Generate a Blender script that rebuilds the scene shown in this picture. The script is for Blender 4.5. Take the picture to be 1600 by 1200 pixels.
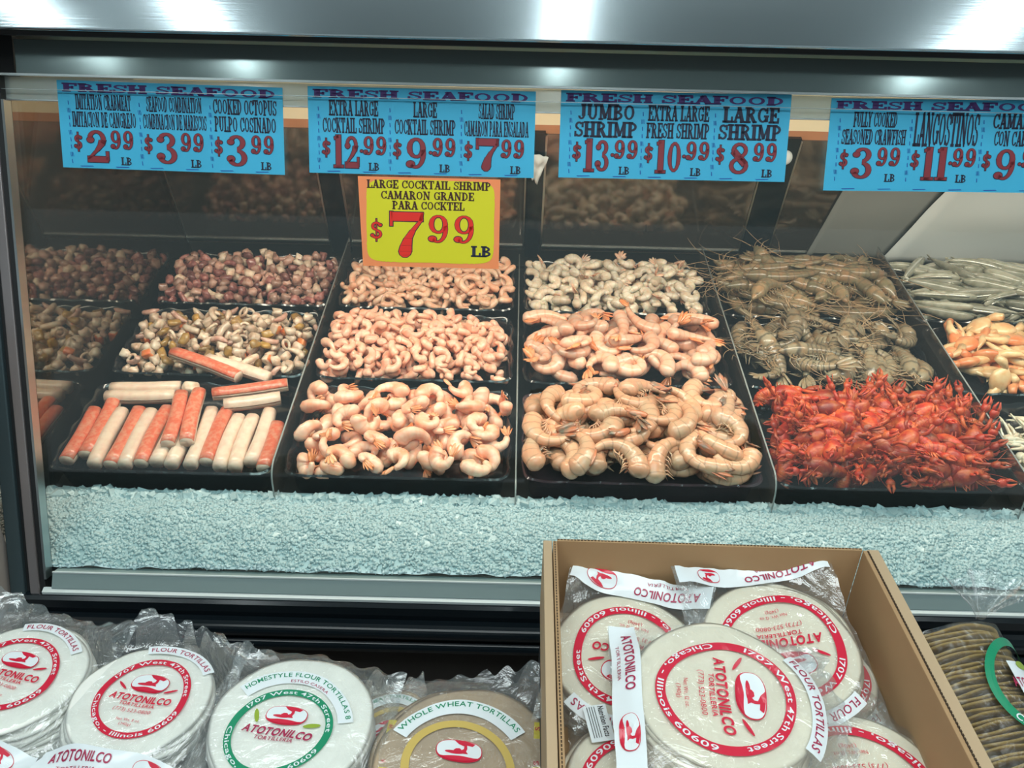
import bpy, math, random
import numpy as np
from math import sin, cos, pi, radians as RAD
from mathutils import Vector, Matrix, Euler, noise as mn
random.seed(7); RNG = np.random.default_rng(7)
S = bpy.context.scene; C = bpy.context.collection
for o in list(bpy.data.objects): bpy.data.objects.remove(o)

# ---------------------------------------------------------------- camera, world, lights
cam = bpy.data.objects.new('camera', bpy.data.cameras.new('camera')); C.objects.link(cam)
cam.data.sensor_width = 36; cam.data.lens = 36 * 1300 / 1600
cam.location = (0, 0, 1.5)
cam.rotation_euler = (Matrix.Rotation(RAD(60), 3, 'X') @ Matrix.Rotation(RAD(1.4), 3, 'Z')).to_euler()
cam.data.clip_start = .02
S.camera = cam
W = bpy.data.worlds.new('world'); S.world = W; W.use_nodes = True
W.node_tree.nodes['Background'].inputs[0].default_value = (.80, .95, 1.0, 1)
W.node_tree.nodes['Background'].inputs[1].default_value = .34
S.view_settings.view_transform = 'Standard'; S.view_settings.look = 'None'
S.view_settings.gamma = 1; S.view_settings.use_curve_mapping = False
S.view_settings.exposure = 0.0
def area(name, loc, aim, sx, sy, power, col):
    l = bpy.data.lights.new(name, 'AREA'); l.shape = 'RECTANGLE'; l.size = sx; l.size_y = sy
    l.energy = power; l.color = col
    o = bpy.data.objects.new(name, l); C.objects.link(o); o.location = loc
    d = Vector(aim) - Vector(loc); o.rotation_euler = d.to_track_quat('-Z', 'Y').to_euler()
    return o
area('case_lamp_light', (.25, 1.42, 1.235), (.25, 1.62, .6), 2.5, .06, 19, (1, .79, .64))
area('store_ceiling_light', (.1, .1, 3.1), (.1, .75, .7), 3.0, 1.2, 66, (.90, 1, 1))

# ---------------------------------------------------------------- helpers
def tag(o, label=None, cat=None, group=None, kind=None):
    if label: o['label'] = label
    if cat: o['category'] = cat
    if group: o['group'] = group
    if kind: o['kind'] = kind
    return o
def empty(name, loc=(0, 0, 0), rz=0, label=None, cat=None, group=None):
    o = bpy.data.objects.new(name, None); C.objects.link(o); o.location = loc
    o.rotation_euler = (0, 0, rz); o.empty_display_size = .02
    return tag(o, label, cat, group)
class MB:
    def __init__(s): s.v = []; s.f = []; s.m = []; s.t = []; s.mi = 0
    def add(s, vs, fs, t=None):
        b = len(s.v); s.v += [tuple(map(float, v)) for v in vs]
        s.f += [tuple(b + i for i in f) for f in fs]; s.m += [s.mi] * len(fs)
        s.t += list(t) if t is not None else [0.0] * len(vs)
    def box(s, x0, x1, y0, y1, z0, z1):
        s.add([(x0, y0, z0), (x1, y0, z0), (x1, y1, z0), (x0, y1, z0), (x0, y0, z1), (x1, y0, z1), (x1, y1, z1), (x0, y1, z1)],
              [(0, 3, 2, 1), (4, 5, 6, 7), (0, 1, 5, 4), (1, 2, 6, 5), (2, 3, 7, 6), (3, 0, 4, 7)])
    def prism(s, prof, x0, x1):           # profile in (y,z), extruded along x
        n = len(prof)
        s.add([(x0, y, z) for y, z in prof] + [(x1, y, z) for y, z in prof],
              [(i, (i + 1) % n, n + (i + 1) % n, n + i) for i in range(n)] + [tuple(range(n))[::-1], tuple(range(n, 2 * n))])
    def sweep(s, P, R, R2=None, m=10, up=(0, 0, 1), t=None, cap=True):
        P = np.array(P, float); n = len(P); R = np.broadcast_to(R, n); R2 = R if R2 is None else np.broadcast_to(R2, n)
        T = np.gradient(P, axis=0); T /= np.linalg.norm(T, axis=1)[:, None] + 1e-9
        up = np.array(up, float); vs = []; tt = []
        for i in range(n):
            a = np.cross(T[i], up); L = np.linalg.norm(a)
            a = a / L if L > 1e-5 else np.array([1., 0, 0]); b = np.cross(a, T[i])
            for k in range(m):
                q = 2 * pi * k / m; vs.append(P[i] + a * R[i] * cos(q) + b * R2[i] * sin(q)); tt.append(i / (n - 1) if t is None else t[i])
        fs = [(i * m + k, i * m + (k + 1) % m, (i + 1) * m + (k + 1) % m, (i + 1) * m + k) for i in range(n - 1) for k in range(m)]
        if cap: fs += [tuple(range(m))[::-1], tuple(range((n - 1) * m, n * m))]
        s.add(vs, fs, tt)
    def ell(s, c, r, m=10, n=7, rot=None, t=0, sq=1.0):
        vs = []
        for i in range(n + 1):
            p = pi * i / n
            for k in range(m):
                q = 2 * pi * k / m
                f = lambda a: math.copysign(abs(a) ** sq, a)
                v = np.array([r[0] * f(sin(p)) * f(cos(q)), r[1] * f(sin(p)) * f(sin(q)), r[2] * f(cos(p))])
                if rot is not None: v = rot @ v
                vs.append(np.array(c) + v)
        s.add(vs, [(i * m + k, (i + 1) * m + k, (i + 1) * m + (k + 1) % m, i * m + (k + 1) % m) for i in range(n) for k in range(m)], [t] * len(vs))
    def mesh(s, name, mats, smooth=True):
        me = bpy.data.meshes.new(name); me.from_pydata(s.v, [], s.f)
        for m in (mats if isinstance(mats, (list, tuple)) else [mats]): me.materials.append(m)
        me.polygons.foreach_set('material_index', s.m)
        if smooth: me.polygons.foreach_set('use_smooth', [True] * len(s.f))
        a = me.attributes.new('tpos', 'FLOAT', 'POINT'); a.data.foreach_set('value', s.t)
        me.update(); return me
    def build(s, name, mats, parent=None, smooth=False, loc=None):
        o = bpy.data.objects.new(name, s.mesh(name, mats, smooth)); C.objects.link(o)
        if parent: o.parent = parent
        if loc: o.location = loc
        return o
def bevel(o, w, n=2):
    b = o.modifiers.new('b', 'BEVEL'); b.width = w; b.segments = n; b.limit_method = 'ANGLE'; return o
def rotm(x, y, z): return np.array(Euler((x, y, z)).to_matrix())

# ---------------------------------------------------------------- materials
def nmat(name):
    m = bpy.data.materials.new(name); m.use_nodes = True; nt = m.node_tree; b = nt.nodes['Principled BSDF']; return m, nt, b
def N(nt, typ, **kw):
    n = nt.nodes.new(typ)
    for k, v in kw.items():
        if k.startswith('i'): n.inputs[int(k[1:])].default_value = v
        else: setattr(n, k, v)
    return n
def plain(name, col, rough=.5, metal=0, spec=.5, emit=None, es=1, bump=0, bscale=60, var=0, coat=0):
    m, nt, b = nmat(name); L = nt.links.new
    b.inputs['Base Color'].default_value = (*col, 1); b.inputs['Roughness'].default_value = rough
    b.inputs['Metallic'].default_value = metal; b.inputs['Specular IOR Level'].default_value = spec
    b.inputs['Coat Weight'].default_value = coat; b.inputs['Coat Roughness'].default_value = .08
    if emit: b.inputs['Emission Color'].default_value = (*emit, 1); b.inputs['Emission Strength'].default_value = es
    if bump or var:
        tc = N(nt, 'ShaderNodeTexCoord'); no = N(nt, 'ShaderNodeTexNoise'); no.inputs['Scale'].default_value = bscale; no.inputs['Detail'].default_value = 4
        L(tc.outputs['Object'], no.inputs['Vector'])
        if bump:
            bp = N(nt, 'ShaderNodeBump'); bp.inputs['Strength'].default_value = bump; bp.inputs['Distance'].default_value = .002
            L(no.outputs[0], bp.inputs['Height']); L(bp.outputs[0], b.inputs['Normal'])
        if var:
            mx = N(nt, 'ShaderNodeMix', data_type='RGBA'); mx.inputs[6].default_value = (*[c * (1 - var) for c in col], 1); mx.inputs[7].default_value = (*[min(1, c * (1 + var)) for c in col], 1)
            L(no.outputs[0], mx.inputs[0]); L(mx.outputs[2], b.inputs['Base Color'])
    return m
def flesh(name, ca, cb, cc=None, bands=6, bandw=.35, nscale=45, rough=.28, rv=.25, coat=.35, bump=.15, bandk=.6, sss=.25):
    """ca flesh, cb blotch colour (noise), cc band colour repeated along the body"""
    m, nt, b = nmat(name); L = nt.links.new
    tc = N(nt, 'ShaderNodeTexCoord'); no = N(nt, 'ShaderNodeTexNoise'); no.inputs['Scale'].default_value = nscale; no.inputs['Detail'].default_value = 3
    oi = N(nt, 'ShaderNodeObjectInfo'); vm = N(nt, 'ShaderNodeVectorMath', operation='ADD')
    L(tc.outputs['Object'], vm.inputs[0]); L(oi.outputs['Random'], vm.inputs[1]); L(vm.outputs[0], no.inputs['Vector'])
    rp = N(nt, 'ShaderNodeValToRGB'); rp.color_ramp.elements[0].position = .4; rp.color_ramp.elements[1].position = .68
    rp.color_ramp.elements[0].color = (*ca, 1); rp.color_ramp.elements[1].color = (*cb, 1); L(no.outputs[0], rp.inputs[0])
    out = rp.outputs[0]
    if cc:
        at = N(nt, 'ShaderNodeAttribute', attribute_name='tpos')
        mu = N(nt, 'ShaderNodeMath', operation='MULTIPLY', i1=bands * 2 * pi); na = N(nt, 'ShaderNodeMath', operation='MULTIPLY_ADD', i1=.07); L(no.outputs[0], na.inputs[0]); L(at.outputs['Fac'], na.inputs[2]); L(na.outputs[0], mu.inputs[0])
        sn = N(nt, 'ShaderNodeMath', operation='SINE'); L(mu.outputs[0], sn.inputs[0])
        mr = N(nt, 'ShaderNodeMapRange'); mr.inputs[1].default_value = 1 - 2 * bandw; mr.inputs[2].default_value = 1; mr.inputs[3].default_value = 0; mr.inputs[4].default_value = bandk
        L(sn.outputs[0], mr.inputs[0]); mx = N(nt, 'ShaderNodeMix', data_type='RGBA'); mx.inputs[7].default_value = (*cc, 1)
        L(mr.outputs[0], mx.inputs[0]); L(out, mx.inputs[6]); out = mx.outputs[2]
    hs = N(nt, 'ShaderNodeHueSaturation'); mv = N(nt, 'ShaderNodeMapRange'); mv.inputs[3].default_value = 1 - rv; mv.inputs[4].default_value = 1 + rv * .5
    L(oi.outputs['Random'], mv.inputs[0]); L(mv.outputs[0], hs.inputs['Value']); L(out, hs.inputs['Color']); L(hs.outputs[0], b.inputs['Base Color'])
    b.inputs['Roughness'].default_value = rough; b.inputs['Coat Weight'].default_value = coat; b.inputs['Coat Roughness'].default_value = .12
    b.inputs['Subsurface Weight'].default_value = sss; b.inputs['Subsurface Scale'].default_value = .008; b.inputs['Subsurface Radius'].default_value = (1, .5, .3)
    bp = N(nt, 'ShaderNodeBump'); bp.inputs['Strength'].default_value = bump; bp.inputs['Distance'].default_value = .002
    n2 = N(nt, 'ShaderNodeTexNoise'); n2.inputs['Scale'].default_value = 180; L(tc.outputs['Object'], n2.inputs['Vector']); L(n2.outputs[0], bp.inputs['Height']); L(bp.outputs[0], b.inputs['Normal'])
    return m
def film(name, tint=(1, 1, 1), refl=.12, rough=.06, haze=.05, hazecol=(.9, .95, 1), bump=.0, bscale=40, fres=True, gcol=(1, 1, 1), bdist=.004):
    """see-through sheet: transparent + glossy reflection + a little haze"""
    m, nt, b = nmat(name); nt.nodes.remove(b); L = nt.links.new
    out = nt.nodes['Material Output']
    tr = N(nt, 'ShaderNodeBsdfTransparent', i0=(*tint, 1)); gl = N(nt, 'ShaderNodeBsdfGlossy'); gl.inputs['Roughness'].default_value = rough; gl.inputs[0].default_value = (*gcol, 1)
    df = N(nt, 'ShaderNodeBsdfDiffuse', i0=(*hazecol, 1)); m1 = N(nt, 'ShaderNodeMixShader', i0=haze); m2 = N(nt, 'ShaderNodeMixShader')
    L(tr.outputs[0], m1.inputs[1]); L(df.outputs[0], m1.inputs[2]); L(m1.outputs[0], m2.inputs[1]); L(gl.outputs[0], m2.inputs[2]); L(m2.outputs[0], out.inputs[0])
    if fres:
        lw = N(nt, 'ShaderNodeLayerWeight'); lw.inputs[0].default_value = .35
        mr = N(nt, 'ShaderNodeMapRange'); mr.inputs[3].default_value = refl; mr.inputs[4].default_value = min(1, refl * 4)
        L(lw.outputs['Fresnel'], mr.inputs[0]); L(mr.outputs[0], m2.inputs[0])
    else: m2.inputs[0].default_value = refl
    if bump:
        tc = N(nt, 'ShaderNodeTexCoord'); no = N(nt, 'ShaderNodeTexNoise'); no.inputs['Scale'].default_value = bscale; no.inputs['Detail'].default_value = 5; no.inputs['Distortion'].default_value = 1.2
        L(tc.outputs['Object'], no.inputs['Vector']); bp = N(nt, 'ShaderNodeBump'); bp.inputs['Strength'].default_value = bump; bp.inputs['Distance'].default_value = bdist
        L(no.outputs[0], bp.inputs['Height']); L(bp.outputs[0], gl.inputs['Normal'])
    return m
M = {}
M['steel'] = plain('brushed steel', (.60, .69, .72), .12, 1)
def steel_fix(m):
    nt = m.node_tree; L = nt.links.new; b = nt.nodes['Principled BSDF']
    tc = N(nt, 'ShaderNodeTexCoord'); mp = N(nt, 'ShaderNodeMapping'); mp.inputs['Scale'].default_value = (3, 400, 400)
    no = N(nt, 'ShaderNodeTexNoise'); no.inputs['Scale'].default_value = 1; no.inputs['Detail'].default_value = 3
    L(tc.outputs['Object'], mp.inputs[0]); L(mp.outputs[0], no.inputs['Vector']); bp = N(nt, 'ShaderNodeBump'); bp.inputs['Strength'].default_value = .05; bp.inputs['Distance'].default_value = .001
    L(no.outputs[0], bp.inputs['Height']); L(bp.outputs[0], b.inputs['Normal'])
steel_fix(M['steel'])
M['alum'] = plain('aluminium', (.55, .60, .60), .3, 1)
M['alum_pink'] = plain('dull aluminium', (.42, .38, .38), .4, .8)
M['greymetal'] = plain('grey channel', (.36, .45, .44), .12, .7)
M['blackgloss'] = plain('black gloss plastic', (.006, .010, .013), .18, 0, .6)
M['blackmat'] = plain('black matt', (.012, .013, .014), .6)
M['case_front'] = plain('dark case front', (.035, .032, .030), .5, 0, .4, var=.2, bscale=6)
M['tray'] = plain('black tray plastic', (.010, .011, .013), .16, 0, .6, coat=.3)
M['tray_purple'] = plain('dark plum tray plastic', (.045, .026, .034), .16, 0, .6, coat=.3)
M['glass'] = film('case glass', (.90, .97, .96), .035, .02, .012, (.6, .75, .75))
M['acrylic'] = film('acrylic with painted reflections', (.60, .58, .56), .16, .10, .16, (.42, .35, .30))  # brown haze paints the seafood's reflection into the acrylic colour
M['edge'] = plain('acrylic edge', (.30, .33, .33), .2)
M['mirror'] = film('end mirror', (.25, .25, .25), .34, .03, .25, (.055, .045, .035), fres=False, gcol=(.9, .86, .78))
M['rear'] = film('rear door glass', (.30, .30, .30), .24, .10, .55, (.075, .068, .060), fres=False, gcol=(.9, .82, .75))
M['paper_white'] = plain('white paper', (.62, .66, .66), .6)
M['cream'] = plain('cream laminate', (.85, .74, .52), .5)
M['wood'] = plain('brown wood strip', (.50, .22, .11), .5, var=.3, bscale=20)
M['blue'] = plain('blue card', (.045, .42, .66), .6, var=.08, bscale=9)
M['yellow'] = plain('yellow card', (.72, .66, .01), .6)
M['orange'] = plain('orange card', (.95, .28, .10), .6)
M['ink'] = plain('dark ink', (.015, .018, .045), .6)
M['ink_brown'] = plain('dark brown ink', (.06, .015, .01), .6)
M['ink_blue'] = plain('blue ink', (.01, .09, .38), .6)
M['ink_violet'] = plain('violet ink', (.06, .02, .14), .6)
M['ink_red'] = plain('maroon ink', (.23, .025, .035), .6)
M['red'] = plain('bright red ink', (.80, .02, .01), .6)
M['ice'] = plain('crushed ice', (.47, .60, .64), .32, 0, .5, bump=.25, bscale=200, var=.05, coat=.2)
M['ice'].node_tree.nodes['Principled BSDF'].inputs['Subsurface Weight'].default_value = .0
M['ice'].node_tree.nodes['Principled BSDF'].inputs['Subsurface Scale'].default_value = .006
M['card'] = plain('cardboard', (.42, .26, .13), .85, var=.08, bscale=14)
M['card_edge'] = plain('cardboard edge', (.50, .36, .22), .85)
M['flute'] = plain('cardboard flute', (.05, .03, .015), .9)
M['tortilla'] = plain('flour tortilla', (.84, .78, .63), .75, bump=.5, bscale=45, var=.10)
M['tortilla_w'] = plain('white flour tortilla', (.90, .90, .83), .75, bump=.5, bscale=45, var=.07)
M['tortilla_b'] = plain('wheat tortilla', (.47, .35, .23), .8, bump=.5, bscale=45, var=.18)
M['tortilla_c'] = plain('corn tortilla', (.30, .20, .055), .8, bump=.6, bscale=60, var=.35)
M['bag'] = film('clear bag', (.98, .99, .99), .10, .045, .06, (.85, .95, .97), 1.0, 24, gcol=(1, 1, 1), bdist=.010)
M['pr_red'] = plain('red print', (.66, .015, .05), .35, coat=.3)
M['pr_maroon'] = plain('maroon print', (.40, .02, .08), .35)
M['pr_green'] = plain('green print', (.01, .27, .13), .35, coat=.3)
M['pr_white'] = plain('white print', (.80, .86, .88), .35, coat=.3)
M['pr_lime'] = plain('lime print', (.30, .42, .04), .4)
M['pr_gold'] = plain('gold print', (.62, .45, .12), .4)
M['pr_yellow'] = plain('yellow tape', (.75, .62, .03), .35)
M['pr_black'] = plain('black print', (.03, .03, .03), .4)
M['rollbag'] = film('clear roll bag', (.98, .98, .96), .03, .03, .02, (.85, .9, .9), 1.0, 70, bdist=.006)
M['wall'] = plain('grey pink panel', (.30, .27, .25), .6)
M['ceil'] = plain('store ceiling', (.50, .56, .58), .8)
M['floor'] = plain('store floor', (.20, .19, .18), .5)
M['tube'] = plain('lit tube', (1, 1, 1), .5, emit=(.88, .98, 1), es=16)
# seafood
M['cooked'] = flesh('cooked shrimp', (.97, .64, .48), (.96, .38, .22), (.93, .42, .26), 6, .3, rv=.08, rough=.33, bandk=.35, nscale=38, sss=.5)
M['cooked2'] = flesh('small cooked shrimp', (.95, .61, .46), (.91, .40, .26), (.88, .40, .26), 6, .3, rv=.12, rough=.35, bandk=.3, nscale=50, sss=.5)
M['salad'] = flesh('salad shrimp', (.86, .60, .44), (.82, .40, .24), (.76, .33, .18), 5, .25, rv=.18, rough=.35, bandk=.3, sss=.5)
M['tail_o'] = flesh('orange tail', (.90, .28, .10), (.95, .45, .25), rv=.2)
M['rawwhite'] = flesh('raw peeled shrimp', (.78, .70, .58), (.66, .50, .36), (.50, .38, .22), 6, .2, rv=.2, bandk=.4, sss=.5)
M['rawpink'] = flesh('raw easy peel shrimp', (.86, .46, .31), (.74, .52, .40), (.76, .26, .13), 6, .25, rv=.25, bandk=.45, nscale=30, sss=.4)
M['jumbo'] = flesh('raw shell shrimp', (.76, .38, .23), (.62, .42, .28), (.26, .16, .10), 7, .09, rv=.22, bandk=.55, nscale=28, sss=.3)
M['jumbo_tail'] = flesh('shell tail', (.60, .20, .10), (.20, .19, .15), rv=.3)
M['olive'] = flesh('olive shell shrimp', (.23, .19, .11), (.36, .21, .11), (.12, .10, .06), 8, .16, rv=.3)
M['stripe'] = flesh('striped shell shrimp', (.30, .25, .17), (.30, .19, .10), (.06, .055, .04), 8, .25, rv=.35, bandk=.8)
M['feeler'] = plain('pale feelers', (.42, .28, .16), .4)
M['craw'] = flesh('cooked crawfish', (.50, .028, .010), (.66, .15, .035), (.24, .012, .008), 7, .2, rv=.4, rough=.42, coat=.1, nscale=60, bump=.5)
M['craw_claw'] = flesh('crawfish claw', (.50, .032, .010), (.60, .14, .035), rv=.4, coat=.1, rough=.4)
M['octo'] = flesh('octopus chunk', (.52, .27, .20), (.70, .46, .37), rv=.4, nscale=90)
M['octo_skin'] = flesh('octopus skin', (.24, .075, .07), (.50, .22, .18), rv=.5, nscale=90)
M['mix_white'] = flesh('pale seafood chunk', (.84, .68, .53), (.60, .38, .26), rv=.22, nscale=60)
M['mix_orange'] = flesh('orange seafood skin', (.85, .18, .05), (.9, .35, .12), rv=.2)
M['mussel'] = flesh('mussel meat', (.48, .27, .06), (.30, .18, .08), rv=.3)
M['surimi_w'] = flesh('white crab stick', (.86, .66, .52), (.80, .54, .42), rv=.1, nscale=70)
M['surimi_r'] = flesh('red crab stick skin', (.84, .15, .08), (.85, .30, .19), rv=.12, nscale=120, bump=.4)
M['smelt'] = flesh('silver fish', (.42, .41, .33), (.25, .25, .18), rv=.3, rough=.22)
M['smelt_s'] = plain('silver stripe', (.75, .74, .66), .2, .5)
M['claw_o'] = flesh('orange crab claw', (.80, .24, .09), (.86, .42, .20), rv=.2)
M['claw_c'] = flesh('cream crab claw', (.82, .58, .32), (.75, .40, .18), rv=.2)
M['squid'] = flesh('white squid piece', (.76, .70, .56), (.62, .50, .36), rv=.2)

# ---------------------------------------------------------------- seafood builders: each returns list of (part name, mesh)
def resamp(P): return np.array(P, float)
def arc_path(L, bend, n, twist=0):
    t = np.linspace(0, 1, n); h = bend * (t - .5) * (1 + .25 * (t - .5)); d = L / (n - 1)
    x = np.concatenate([[0], np.cumsum(np.cos(h[:-1]) * d)]); y = np.concatenate([[0], np.cumsum(np.sin(h[:-1]) * d)])
    P = np.stack([x, y, twist * (t - .5) ** 2 * L], 1); return t, P - P.mean(0)
def rprof(t, R, tail=.36, seg=6, ridge=.06, head=.12):
    r = R * np.where(t < head, np.sqrt(np.clip(1 - ((head - t) / head) ** 2, .05, 1)), 1 - (1 - tail) * np.clip((t - .16) / .84, 0, 1) ** 1.15)
    return r * (1 + ridge * (((t * seg) % 1) - .5))
def tailfan(mb, P, T, R, k=1.0, t=.95):
    T = T / np.linalg.norm(T); s = np.cross([0, 0, 1], T); ang = math.atan2(T[1], T[0])
    for a, l in ((-.75, 1.0), (-.28, 1.15), (.28, 1.15), (.75, 1.0)):
        M3 = rotm(0, 0, ang + a * .6); c = P + M3 @ np.array([R * 1.5 * k * l, 0, a * R * .5])
        mb.ell(c, (R * 1.7 * k * l, R * .55 * k, R * .16 * k), 8, 4, M3 @ rotm(.9 * a, 0, 0), t)
def shrimp(nm, L, R, bend, mats, seg=6, tail=True, legs=0, head=False, feel=0, n=20, m=9, twist=0, kfan=1.0, ridge=.07, tailr=.34):
    t, P = arc_path(L, bend, n, twist)
    r = rprof(t, R, tailr, seg, ridge); parts = []
    b = MB(); b.sweep(P, r * 1.08, r * .88, m=m, t=t)
    c = P[-1]; T = P[-1] - P[-3]
    if legs:
        for i in range(legs):
            k = int((.18 + .6 * i / legs) * (n - 1)); tt = P[k + 1] - P[k - 1]; tt /= np.linalg.norm(tt); inn = np.array([-tt[1], tt[0], 0]) * (1 if bend > 0 else -1)
            for s in (-1, 1):
                a = P[k] + inn * r[k] * .9; e = a + inn * R * (.9 + .2 * random.random()) + np.array([0, 0, s * R * .45]) - tt * R * .5
                b.sweep([a, (a + e) / 2 + tt * R * .2, e], [R * .13, R * .10, R * .03], m=4, t=[.3, .3, .3])
    parts.append(('body', b.mesh(nm + '_body', mats[0])))
    if tail:
        b = MB(); tailfan(b, c, T, R * .62, kfan); parts.append(('tail_fan', b.mesh(nm + '_tail', mats[1])))
    if head:
        h = P[0]; D = P[0] - P[2]; D /= np.linalg.norm(D); b = MB(); q = np.linspace(0, 1, 9)
        pts = [h + D * (R * 3.6 * x - R * .8) for x in q]
        b.sweep(pts, R * np.array([.85, 1.05, 1.1, 1.05, .95, .8, .6, .38, .12]), m=9, t=q * .3)
        tip = pts[-2] + np.array([0, 0, R * .3]); b.sweep([tip - D * R, tip + D * R * 1.4], [R * .22, R * .03], m=5, t=[.1, .1])
        for s in (-1, 1): b.ell(pts[-3] + np.array([0, 0, s * R * .55]), (R * .17,) * 3, 6, 5, None, .12)
        inn = np.array([-D[1], D[0], 0]) * (-1 if bend > 0 else 1)
        for i in range(5):
            a = pts[2 + i // 1 if 2 + i < 7 else 6] + inn * R * .6; s = 1 if i % 2 else -1
            e = a + inn * R * (1.8 + random.random()) + D * R * random.uniform(-1.5, 1.5) + np.array([0, 0, s * R * .6])
            b.sweep([a, (a + e) / 2 + D * R * .5, e], [R * .13, R * .09, R * .03], m=4, t=[.3] * 3)
        parts.append(('head', b.mesh(nm + '_head', mats[0])))
    if feel:
        h = P[0]; D = P[0] - P[2]; D /= np.linalg.norm(D); b = MB(); st = h + D * R * 2.4
        for i in range(feel):
            L2 = L * random.uniform(.45, 1.0); cu = random.uniform(-2.2, 2.2); q = np.linspace(0, 1, 9); a0 = math.atan2(D[1], D[0]) + random.uniform(-.7, .7)
            x = st[0] + np.cumsum(np.cos(a0 + cu * q)) * L2 / 9; y = st[1] + np.cumsum(np.sin(a0 + cu * q)) * L2 / 9
            b.sweep(np.stack([x, y, st[2] + R * (.3 + .9 * q * random.random())], 1), np.linspace(.0011, .0004, 9), m=4)
        parts.append(('feelers', b.mesh(nm + '_feelers', M['feeler'])))
    return parts
def crawfish(k):
    sc = 1.0; parts = []; b = MB(); bend = [-1.2, .3, 1.6, 2.6][k % 4]
    q = np.linspace(0, 1, 11); cp = np.stack([.058 * q - .008, 0 * q, 0 * q], 1)
    b.sweep(cp, .0185 * np.array([.55, .85, 1, 1.05, 1.05, 1, .92, .8, .62, .4, .12]), .0175 * np.array([.55, .85, 1, 1.05, 1.05, 1, .92, .8, .6, .36, .1]), m=10, t=q * .05)
    for s in (-1, 1): b.ell((.042, s * .009, .010), (.003,) * 3, 6, 4)
    parts.append(('carapace', b.mesh('crawfish_carapace', M['craw'])))
    b = MB(); n = 20; t = np.linspace(0, 1, n); h = pi + bend * t; d = .052 / n
    P = np.stack([-.004 + np.cumsum(np.cos(h)) * d, 0 * t, -np.cumsum(np.sin(h)) * d * .55], 1)
    r = .0160 * (1 - .35 * t) * (1 + .12 * (((t * 6) % 1) - .5)); b.sweep(P, r * 1.1, r * .9, m=9, up=(0, 1, 0), t=t); tailfan(b, P[-1], np.array([P[-1][0] - P[-3][0], 0.001, P[-1][2] - P[-3][2]]), .0075, 1.1, .5)
    parts.append(('tail', b.mesh('crawfish_tail', M['craw'])))
    for s in (-1, 1):
        b = MB(); a = random.uniform(.3, 1.1); p0 = np.array([.035, s * .012, 0]); p1 = p0 + np.array([.012, s * .010 * a, .004]); p2 = p1 + np.array([.016, s * .004, random.uniform(-.004, .01)])
        b.sweep([p0, p1, p2], [.003, .004, .0035], m=6); u = p2 - p1; u /= np.linalg.norm(u); w = np.cross(u, [0, 0, 1])
        b.sweep([p2, p2 + u * .008, p2 + u * .016], [.0045, .0092, .0078], [.0035, .0062, .0055], m=8)
        for g in (-1, 1): e = p2 + u * .013 + w * g * .0032; b.sweep([e, e + u * .010 + w * g * .0022, e + u * .021 - w * g * .0015], [.0042, .0032, .0008], m=6)
        parts.append(('claw', b.mesh('crawfish_claw', M['craw_claw'])))
    b = MB()
    for s in (-1, 1):
        for i in range(4):
            p = np.array([.006 + .008 * i, s * .012, -.006]); e = p + np.array([random.uniform(-.012, .012), s * random.uniform(.010, .017), random.uniform(-.010, .004)])
            b.sweep([p, (p + e) / 2 + np.array([0, 0, .007]), e], [.0018, .0015, .0006], m=4)
        q = np.linspace(0, 1, 7); b.sweep(np.stack([.05 + .05 * q, s * (.004 + .03 * q ** 1.5 * random.random()), .004 + .012 * q], 1), .0006, m=4)
    parts.append(('legs', b.mesh('crawfish_legs', M['craw_claw'])))
    return parts
def chunk(nm, r, mat, sq=.55, n=6, m=8):
    b = MB(); b.ell((0, 0, 0), r, m, n, None, 0, sq); o = random.random() * 50
    b.v = [tuple(Vector(v) * (1 + .62 * mn.noise(Vector(v) * (1.2 / max(r)) + Vector((o, o, o))))) for v in b.v]
    return b.mesh(nm, mat)
def strip(nm, L, R, bend, mat, flat=1.0, wav=0, n=12, m=7, ends=(.5, .4)):
    t, P = arc_path(L, bend, n, .5); P[:, 2] += wav * np.sin(t * 9)
    r = R * (ends[0] + (1 - ends[0]) * np.sin(np.clip(t * 3, 0, 1) * pi / 2)) * (1 - (1 - ends[1]) * np.clip((t - .6) / .4, 0, 1) ** 1.5)
    b = MB(); b.sweep(P, r, r * flat, m=m, t=t); return b.mesh(nm, mat)
def ringpiece(nm, R, r, mat):
    b = MB(); q = np.linspace(0, 2 * pi, 15); b.sweep(np.stack([R * np.cos(q), R * np.sin(q), 0 * q], 1), r, m=6); return b.mesh(nm, mat)
def surimi_cube(nm, s):
    b = MB(); b.ell((0, 0, 0), (s, s * .8, s * .75), 12, 8, None, 0, .35); b2 = MB(); b2.ell((0, 0, s * .12), (s * .98, s * .83, s * .67), 12, 8, None, 0, .35)
    return [('flesh', b.mesh(nm, M['mix_white'])), ('skin', b2.mesh(nm + '_skin', M['mix_orange']))]
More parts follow.
